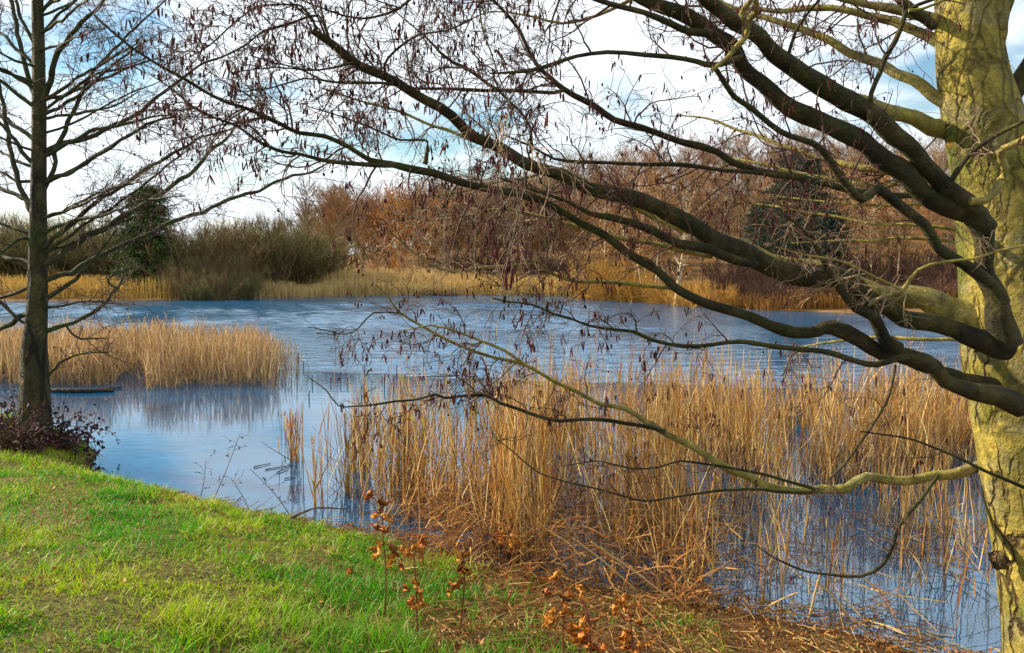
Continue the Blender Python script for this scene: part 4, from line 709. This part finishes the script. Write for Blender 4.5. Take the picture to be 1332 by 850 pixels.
ORG = np.array([[.52, .19, .025], [.44, .14, .02], [.30, .10, .03], [.60, .26, .04]])
def withered(base, nodes, leavesat, label, zg, size=.088):
    r = np.random.default_rng(int(base[0]*7+base[1])); b0 = G(base[0], base[1], zg); b0[2] = hz(b0[0], b0[1]); dp = (b0[1]*cp+(CAMZ-b0[2])*sp)
    t = thing('withered_plant', label, 'withered plant', tuple(b0), group='withered orange brown plants on the bank'); pts = [(0, 0, -.02, .006)]
    for i, (px, py) in enumerate(nodes): q = P(px, py, dp+.02*i)-b0; pts.append((*q, .005-.0006*i))
    C = spline(pts, .02); mb = MB(); tubes(mb, C[None, :, :3], np.maximum(C[None, :, 3], .002), 6, (.16, .05, .025)); mb.build('stem', M['stem'], t)
    leavesat = leavesat+[(px+r.uniform(-9, 9), py+r.uniform(-6, 12), s*r.uniform(.45, .8)) for px, py, s in leavesat]
    for (px, py, s) in leavesat:
        q = P(px, py, dp+r.uniform(-.03, .03))-b0; v, f = curl_leaf(size*s, size*s*.6, r); k = np.argmin(np.linalg.norm(C[:, :3]-q, axis=1))
        mb = MB(); mb.add(v+q, f, ORG[r.integers(0, 4)]*(.8+.4*r.random())); tubes(mb, np.stack([C[k, :3], (C[k, :3]+q)/2+(0, 0, .008), q])[None], [[.002, .002, .002]], 4, (.3, .1, .03))
        mb.build('leaf', M['deadleaf'], t)
withered((500, 775), [(502, 740), (498, 700), (497, 660), (488, 642)], [(484, 638, 1), (493, 650, 1.2), (499, 668, 1), (491, 682, .9), (505, 685, .9), (496, 706, 1.2), (508, 708, 1.3), (521, 712, 1.2), (488, 712, .9), (512, 722, .9)], 'tallest withered plant with hanging orange leaves at the grass edge', .35)
withered((543, 800), [(541, 760), (539, 720), (549, 700)], [(552, 696, 1), (545, 708, 1.1), (537, 755, 1), (543, 768, 1.1), (534, 776, .9)], 'withered plant with two tiers of curled leaves beside the tallest one', .4)
withered((598, 788), [(604, 760), (603, 730), (594, 712)], [(594, 710, 1.3), (604, 730, .9), (598, 755, 1), (590, 762, .9), (607, 742, .7)], 'withered plant with one big crumpled leaf on top below the reeds', .35)
withered((738, 862), [(732, 830), (734, 795), (728, 752), (700, 720)], [(728, 744, 1), (715, 770, .7), (738, 765, .8), (722, 790, 1.2), (712, 800, 1), (733, 786, .8), (740, 812, .8)], 'withered plant with rust leaves on a red stem in the brown litter', .45)
withered((770, 880), [(768, 845), (765, 800), (750, 770)], [(752, 762, .7), (758, 800, .9), (764, 815, 1.2), (755, 825, 1), (770, 838, 1.2)], 'withered plant hung with a chain of orange leaves at the bottom edge', .5)
withered((828, 872), [(823, 835), (818, 800), (812, 780)], [(816, 774, 1.2), (803, 780, .9), (823, 800, .6), (817, 820, 1.4), (835, 838, 1.5), (822, 835, 1)], 'withered plant with an arched top leaf and one yellow leaf low down', .4)
withered((655, 745), [(668, 720), (672, 700), (650, 690)], [(655, 690, .8), (667, 696, 1), (675, 704, 1.1), (648, 690, .6)], 'withered plant against the front of the reed bed', .1, .11)
def ground_leaf(px, py, s, label, col, z=.4):
    r = np.random.default_rng(px); v, f = curl_leaf(s, s*.55, r); v = v[:, [0, 2, 1]]*np.array([1, -1, 1]); g = G(px, py, z); g[2] = hz(g[0], g[1])+.02; mb = MB(); mb.add(v, f, col); o = mb.build('fallen_leaf', M['deadleaf']); o.location = g; tag(o, label, 'leaf', 'large fallen leaves on the bank')
ground_leaf(660, 822, .13, 'big curled yellow brown leaf lying in front of the withered plants', (.40, .24, .05), .45)
ground_leaf(452, 727, .08, 'orange leaf lying on the grass left of the tallest withered plant', (.50, .18, .03), .35)
ground_leaf(620, 800, .08, 'crumpled tan leaf lying left of the big curled leaf', (.36, .2, .06), .45)

# leaning broken stalks at the front of the bed
for (a_, b_, dz, l_) in (((711, 718), (672, 632), 0, 'thick pale stalk leaning left at the front of the reed bed'), ((637, 712), (647, 640), 0, 'pale stalk standing nearly upright at the left front of the bed'), ((722, 716), (752, 676), 0, 'grey stalk leaning right beside the thick pale one'),
    ((835, 770), (745, 700), 0, 'long thin stalk fallen left towards the litter'), ((868, 772), (905, 730), 0, 'bent pale stalk at the right end of the dense reeds'), ((892, 790), (770, 705), 0, 'longest thin straw stalk lying across the litter'),
    ((985, 795), (1038, 772), 0, 'pale stalk lying on the ice off the bank'), ((1052, 800), (1066, 748), 0, 'upright leg of a snapped stalk in the open water'), ((1106, 800), (1064, 757), 0, 'slanting half of a snapped stalk in the open water')):
    A_ = G(a_[0], a_[1], .02); dpt = A_[1]*cp+CAMZ*sp; B_ = P(b_[0], b_[1], dpt-.1)
    stick('broken_reed_stalk', l_, 'reed stalk', [A_-(0, 0, .03), (A_+B_)/2, B_], .009, .005, (.62, .44, .19), M['reed'], 'broken pale stalks leaning at the front of the reeds')

# ------------------------------------------------------------ far shore: shrubs, conifers, birches, hillside
def shrub_proto(kind, w, h, n, cols, seed):
    r = np.random.default_rng(seed); t = thing('shrub', '-', 'shrub'); mb = MB()
    st = np.stack([r.normal(0, w*.14, n), r.normal(0, w*.14, n), np.full(n, -.1)], -1); a = r.random(n)*6.28; sp_ = w/h*(.05+.8*r.random(n))
    L_ = h*(.55+.5*r.random(n)); d = np.stack([np.cos(a)*sp_, np.sin(a)*sp_, np.ones(n)], -1); A = grow(st, d, L_, 8, .10, (0, 0, .01), r)
    tubes(mb, A, np.tile(np.linspace(.035, .01, 8), (n, 1)), 3, cols[0]*(.7+.6*r.random((n, 1)))); mb.build('stems', M['farbark'], t)
    mb = MB(); nt_ = n*60; q = r.integers(0, n, nt_); k = r.integers(1, 7, nt_); s0 = A[q, k]+(A[q, k+1]-A[q, k])*r.random((nt_, 1)); d2 = nrm(A[q, k+1]-A[q, k])*.7+r.standard_normal((nt_, 3))*.55+np.array([0, 0, .35])
    B = grow(s0, d2, h*.17*(.4+r.random(nt_)), 4, .2, (0, 0, .05), r); ribbons(mb, B, .022+.02*r.random(nt_), cols[r.integers(0, len(cols), nt_)]*(.65+.7*r.random((nt_, 1))), wd=np.stack([np.ones(nt_), r.normal(0, .5, nt_), r.normal(0, .3, nt_)], -1)); mb.build('foliage', M['far'], t)
    return t
def tree_proto(h, w, cols, tcol, n1, n2, seed, rad=.11, lean=0, trunks=1, low=.25, leafc=None, nl=0):
    r = np.random.default_rng(seed); t = thing('bare_tree', '-', 'tree'); mb = MB(); A = []
    for k in range(trunks):
        s0 = np.array([[r.normal(0, .3)*(k > 0), r.normal(0, .3)*(k > 0), -.3]]); A.append(grow(s0, np.array([[r.normal(lean, .05), r.normal(0, .05), 1]]), np.array([h*r.uniform(.85, 1)]), 12, .025, (0, 0, .02), r)[0])
    A = np.array(A); tubes(mb, A, np.tile(np.linspace(rad, rad*.15, 12), (trunks, 1)), 6, tcol)
    q = r.integers(0, trunks, n1); f = low+(1-low)*r.random(n1); kk = f*10.9; k = kk.astype(int); s0 = A[q, k]+(A[q, k+1]-A[q, k])*(kk-k)[:, None]; a = r.random(n1)*6.28
    L_ = w*.5*(.6+.8*r.random(n1))*np.sin(np.pi*(.16+.62*(f-low)/(1-low)))**.8*1.2; d = np.stack([np.cos(a), np.sin(a), .55+.6*r.random(n1)], -1); B = grow(s0, d, L_, 7, .12, (0, 0, .05), r)
    tubes(mb, B, np.tile(np.linspace(rad*.38, .012, 7), (n1, 1)), 3, tcol*.8); mb.build('trunk', M['farbark'], t)
    mb = MB(); q = r.integers(0, n1, n2); k = r.integers(1, 6, n2); s0 = B[q, k]+(B[q, k+1]-B[q, k])*r.random((n2, 1)); d = nrm(B[q, k+1]-B[q, k])*.6+r.standard_normal((n2, 3))*.6+np.array([0, 0, .3])
    Q = grow(s0, d, w*.13*(.4+r.random(n2)), 4, .2, (0, 0, .02), r); ribbons(mb, Q, .028+.024*r.random(n2), cols[r.integers(0, len(cols), n2)]*(.65+.7*r.random((n2, 1))), wd=np.stack([np.ones(n2), r.normal(0, .5, n2), r.normal(0, .3, n2)], -1))
    if nl: qq = r.integers(0, n2, nl); leaves(mb, Q[qq, r.integers(1, 4, nl)], .09+.08*r.random(nl), leafc[r.integers(0, len(leafc), nl)]*(.6+.8*r.random((nl, 1))), r, .2, .8)
    mb.build('crown', M['far'], t); return t
def conifer_proto(h, w, cols, seed, dens=1.0, shape=.8):
    r = np.random.default_rng(seed); t = thing('conifer', '-', 'conifer'); mb = MB()
    A = grow(np.array([[0, 0, -.2]]), np.array([[.01, 0, 1.]]), np.array([h]), 12, .01, (0, 0, 0), r); tubes(mb, A, np.linspace(.17, .02, 12)[None], 7, (.10, .06, .04)); mb.build('trunk', M['farbark'], t)
    n = int(260*dens); f = .06+.93*r.random(n); a = r.random(n)*6.28; L_ = w*.5*(1-f)**shape*(.65+.55*r.random(n))+.15; s0 = np.stack([0*f, 0*f, f*h], -1)
    B = grow(s0, np.stack([np.cos(a), np.sin(a), .15+0*a], -1), L_, 7, .08, (0, 0, -.03), r); mb = MB(); tubes(mb, B, np.tile(np.linspace(.03, .008, 7), (n, 1)), 3, (.09, .05, .03))
    m_ = int(n*60); q = r.integers(0, n, m_); k = r.integers(1, 6, m_); s0 = B[q, k]+(B[q, k+1]-B[q, k])*r.random((m_, 1))+r.standard_normal((m_, 3))*.09; d = nrm(B[q, k+1]-B[q, k])*.6+r.standard_normal((m_, 3))*.5+np.array([0, 0, -.35])
    Q = grow(s0, d, .12+.2*r.random(m_), 3, .1, (0, 0, -.1), r); ribbons(mb, Q, .05+.05*r.random(m_), cols[r.integers(0, len(cols), m_)]*(.6+.8*r.random((m_, 1)))); mb.build('crown', M['needle'], t); return t
used = set()
def place(proto, name, px, y, label, cat, group=None, sc=1.0, rz=None, sz=None, zoff=0.0):
    o = proto if id(proto) not in used else copy_tree(proto); used.add(id(proto)); o.name = name
    x = (px-666)/FOC*y/cp; o.location = (x, y, hz(x, y)-.05+zoff); o.rotation_euler = (0, 0, random.random()*6.28 if rz is None else rz); o.scale = (sc, sc, sz or sc)
    tag(o, label, cat, group)
    if not group and 'group' in o: del o['group']
    return o
GREYB = np.array([[.20, .125, .06], [.15, .105, .05], [.24, .155, .075], [.13, .11, .04]]); OLV = np.array([[.15, .14, .05], [.19, .15, .06], [.11, .105, .045], [.20, .165, .07]])
REDB = np.array([[.30, .11, .03], [.34, .15, .04], [.20, .08, .03], [.26, .15, .05]]); GLD = np.array([[.42, .22, .04], [.36, .19, .05], [.30, .15, .05], [.46, .28, .06]]); DKB = np.array([[.10, .055, .04], [.08, .05, .035], [.13, .07, .05]])
ORL = np.array([[.48, .19, .02], [.40, .14, .02], [.30, .10, .03]]); PTR = np.array([.42, .34, .24]); BTR = np.array([.50, .38, .22]); GTR = np.array([.20, .15, .11])
s1 = shrub_proto(0, 7, 5.4, 110, GREYB, 1); s2 = shrub_proto(0, 7, 5.4, 110, OLV, 2); s3 = shrub_proto(0, 6, 5, 90, GLD, 3); s4 = shrub_proto(0, 6, 4, 80, DKB, 4)
grp = 'leafless willow scrub along the far shore'
for px, y, sc, pr, l in ((236, 64, .9, s1, 'grey brown leafless shrub right beside the dark green conifer'), (262, 61, 1.0, s1, 'broad brown shrub behind the pond, second from the conifer'), (292, 64, 1.15, s2, 'olive leafless shrub in the middle of the far scrub'), (330, 63, 1.1, s1, 'tall grey shrub over the start of the pale reeds'),
    (352, 66, 1.15, s2, 'greenish shrub behind the pale reeds'), (385, 67, 1.2, s2, 'olive shrub left of the taller golden reeds'), (412, 70, 1.1, s1, 'brown shrub at the right end of the grey scrub'), (228, 58.5, .5, s1, 'low brown shrub under the dark green conifer'), (310, 58.5, .55, s1, 'low shrub leaning over the far water'), (250, 57.5, .55, s2, 'low olive shrub on the far water edge'), (280, 58, .6, s1, 'low dark shrub overhanging the far water'), (243, 55.5, .42, s1, 'low brown shrub where the golden reeds end'), (266, 55, .38, s2, 'small olive shrub dipping to the far water, between two brown ones'), (290, 55.5, .45, s1, 'round brown shrub dipping to the far water'), (318, 57, .42, s2, 'small olive shrub just before the pale reeds begin')):
    place(pr, 'shrub', px, y, l, 'shrub', grp, sc)
grp = 'golden willow shrubs on the far bank'
for px, y, sc, l in ((800, 55, .82, 'large golden willow shrub before the dark thicket'), (768, 58, .7, 'golden willow shrub at the left of the large one'), (835, 53, .6, 'golden shrub around the slim birch trunks'), (865, 50, .42, 'low golden shrub at the foot of the double birch'), (905, 47, .5, 'orange shrub right of the double birch'), (945, 45, .4, 'small orange shrub above the far water edge')):
    place(s3, 'shrub', px, y, l, 'shrub', grp, sc)
grp = 'dark leafless shrubs under the wooded hill'
for px, y, sc in ((1000, 44, .42), (1035, 43, .36), (1070, 43.5, .4), (1120, 43, .45), (1150, 44, .38), (1190, 42.5, .42), (1230, 43, .45), (925, 47, .4), (585, 62, .35), (618, 61.5, .3), (640, 62, .28), (560, 63, .25), (700, 61, .3), (735, 68, .9), (700, 74, .7), (1010, 55, .9), (1060, 52, .8), (1110, 56, .7), (1160, 52, .5), (1215, 50, .7), (1250, 54, .9), (960, 52, .8), (985, 46, .5), (1300, 50, 1.0), (650, 80, .8), (610, 84, .8), (1180, 62, .9), (1130, 66, .9)):
    place(s4, 'shrub', px, y, 'dark brown leafless shrub at the foot of the wooded hill', 'shrub', grp, sc)
grp = 'brown scrub behind the golden reeds at the left'
for px, y, sc in ((-45, 68, 1.2), (5, 70, 1.25), (40, 69, 1.1), (75, 68, 1.2), (105, 70, 1.15), (140, 69, 1.2), (170, 68, 1.0), (-20, 72, .9), (15, 75, 1), (90, 74, .8), (120, 76, 1), (150, 78, .9), (60, 82, 1.1), (-60, 74, 1.1), (175, 72, .8)):
    place(s1 if sc < 1 else s2, 'shrub', px, y, 'brown scrub shrub behind the golden reeds of the left shore', 'shrub', grp, sc)
# conifers
GRN = np.array([[.05, .11, .010], [.09, .16, .012], [.025, .05, .012], [.02, .035, .012]]); BLU = np.array([[.02, .05, .035], [.03, .06, .045], [.015, .035, .02]])
c1 = conifer_proto(9.3, 7.2, GRN, 11, 2.3, .45); c2 = conifer_proto(11.5, 9, BLU, 12, 2.0, .45)
place(c1, 'conifer', 197, 59.5, 'dark green conifer standing alone above the far left shore', 'conifer', sc=.86, rz=1.0)
place(c2, 'conifer', 1035, 56, 'dark blue green conifer with its top above the hill trees', 'conifer', sc=.86)
place(c2, 'conifer', 990, 60, 'dark conifer left of the tall blue green one', 'conifer', sc=.6); place(c2, 'conifer', 1075, 53, 'lower dark conifer right of the tall blue green one', 'conifer', sc=.5)
# trees
tr = [tree_proto(10, 6, REDB, GTR, 70, 1700, 21), tree_proto(11, 5.5, REDB, PTR, 60, 1500, 22, .10), tree_proto(9, 6.5, REDB*.9, GTR, 75, 1800, 23, .12), tree_proto(12, 5, GREYB, PTR, 60, 1300, 24, .10), tree_proto(10, 6, np.vstack([REDB, GREYB]), GTR, 70, 1600, 25, .12)]
birch = tree_proto(9, 4.2, REDB, BTR, 46, 900, 26, .085, .02, 1, .35); birch2 = tree_proto(8.5, 4, REDB, BTR, 50, 900, 27, .11, .08, 2, .3); orange = tree_proto(8.5, 5.5, ORL, BTR*.9, 70, 1000, 28, .09, 0, 2, .15, ORL, 2600)
tall = tree_proto(13, 4.5, GREYB*.8, GTR, 60, 900, 29, .10, 0, 1, .35)
place(orange, 'copper_leaved_tree', 520, 72, 'tree with copper leaves and a white stem in the middle of the far shore', 'tree'); place(orange, 'copper_leaved_tree', 560, 78, 'copper leaved tree just behind and right of the white stemmed one', 'tree', sc=.9); place(orange, 'copper_leaved_tree', 492, 80, 'smaller copper leaved tree at the left of the white stemmed one', 'tree', sc=.75)
place(birch2, 'birch_tree', 874, 48, 'birch with two golden lit stems leaning apart on the far bank', 'tree', rz=.1)
for i, px in enumerate((815, 822, 829, 836, 843, 851, 859, 866, 790, 805)):
    place(birch, 'birch_tree', px, 56+(i*7 % 5)*2.2, 'slim pale birch in the stand behind the golden willow shrub', 'tree', 'slim birches behind the golden willow shrub', random.uniform(.75, 1.0))
for i in range(26):
    place(birch, 'birch_tree', 1000+random.random()*330, 58+random.random()*16, 'slim pale birch in the stand seen between the low boughs', 'tree', 'slim birches behind the low boughs of the big tree', random.uniform(.7, 1.0))
for i in range(44):
    place(birch if i % 3 == 0 else tr[3], 'bare_tree', 570+random.random()*190, 82+random.random()*14, 'straight pale stemmed tree at the foot of the wooded hill', 'tree', 'pale stemmed trees at the hill foot', random.uniform(.65, .9))
for i in range(10):
    place(tall, 'bare_tree', 395+random.random()*95, 92+random.random()*25, 'tall thin bare tree rising above the scrub against the sky', 'tree', 'tall thin trees left of the hill', random.uniform(.8, 1.0))
for i in range(26):
    place(random.choice(tr), 'bare_tree', -80+random.random()*480, 95+random.random()*30, 'low bare tree in the distant wood beyond the left shore', 'tree', 'distant trees beyond the left shore', random.uniform(.55, .75))
k = 0
for row in range(9):
    y = 78+row*11.5; px = 430+random.random()*20-(row > 3)*30
    while px < 1400:
        yy = y+random.uniform(-4, 4); place(random.choice(tr), 'bare_tree', px, yy, 'reddish brown bare tree among many alike on the wooded hillside', 'tree', 'bare trees on the wooded hillside', random.uniform(.62, .92)*(1.18 if row > 4 else 1)); k += 1
        px += random.uniform(24, 40)*(85/y)**.42 * (1.0 if px < 1250 else 1.8)
print('hill trees', k)

# ------------------------------------------------------------ light, sky, camera
w = bpy.data.worlds.new('World'); S.world = w; w.use_nodes = True; nt = w.node_tree; L = nt.links; bg = nt.nodes['Background']
az = math.atan2(SUN_H[0], SUN_H[1])
sky = N_(nt, 'ShaderNodeTexSky', sky_type='NISHITA', sun_disc=False); sky.sun_elevation = SUN_EL; sky.sun_rotation = az % (2*math.pi); sky.air_density = 1.2; sky.dust_density = .2
tc = nt.nodes.new('ShaderNodeTexCoord'); sp3 = nt.nodes.new('ShaderNodeSeparateXYZ'); L.new(tc.outputs['Generated'], sp3.inputs[0])
zz = N_(nt, 'ShaderNodeMath', operation='ADD'); L.new(sp3.outputs[2], zz.inputs[0]); zz.inputs[1].default_value = .22
vd = N_(nt, 'ShaderNodeVectorMath', operation='DIVIDE'); L.new(tc.outputs['Generated'], vd.inputs[0]); L.new(zz.outputs[0], vd.inputs[1])
mp = nt.nodes.new('ShaderNodeMapping'); mp.inputs['Location'].default_value = (3.1, 1.7, 0); mp.inputs['Scale'].default_value = (1, 1, 0); L.new(vd.outputs[0], mp.inputs[0])
cn = N_(nt, 'ShaderNodeTexNoise', Scale=1.5, Detail=8.0, Roughness=.55); L.new(mp.outputs[0], cn.inputs['Vector'])
cr = ramp(nt, [(.37, (.15, .15, .15)), (.51, (1, 1, 1))]); L.new(cn.outputs[0], cr.inputs[0])
hs = N_(nt, 'ShaderNodeHueSaturation', Saturation=1.7, Value=1.4); L.new(sky.outputs[0], hs.inputs['Color'])
hz_ = N_(nt, 'ShaderNodeMapRange'); L.new(sp3.outputs[2], hz_.inputs[0]); hz_.inputs[1].default_value = .02; hz_.inputs[2].default_value = .16; hz_.inputs[3].default_value = .92; hz_.inputs[4].default_value = 0
mxx = N_(nt, 'ShaderNodeMath', operation='MAXIMUM'); L.new(hz_.outputs[0], mxx.inputs[0]); L.new(cr.outputs[0], mxx.inputs[1])
cl = mixc(nt, hs.outputs[0], (10.8, 11.7, 12.4), mxx.outputs[0]); L.new(cl, bg.inputs[0]); bg.inputs[1].default_value = .05
ld = bpy.data.lights.new('sun', 'SUN'); ld.energy = 5.0; ld.angle = math.radians(.5); ld.color = (1, .86, .66); lo = bpy.data.objects.new('sun', ld); COL.objects.link(lo)
sd = Vector((SUN_H[0]*math.cos(SUN_EL), SUN_H[1]*math.cos(SUN_EL), math.sin(SUN_EL))); lo.rotation_euler = sd.to_track_quat('Z', 'Y').to_euler(); lo.location = sd*50
cd = bpy.data.cameras.new('camera'); cd.sensor_fit = 'HORIZONTAL'; cd.sensor_width = 36; cd.lens = 36*FOC/1332; cd.clip_end = 3000; cd.clip_start = .05
co = bpy.data.objects.new('camera', cd); COL.objects.link(co); co.location = (0, 0, CAMZ); co.rotation_euler = (math.pi/2-PITCH, 0, 0); S.camera = co
vs = S.view_settings; vs.view_transform = 'Standard'; vs.look = 'None'; vs.exposure = 1.05; vs.gamma = 1; vs.use_curve_mapping = False
S.cycles.max_bounces = 5; S.cycles.diffuse_bounces = 2; S.cycles.glossy_bounces = 3; S.cycles.transmission_bounces = 2
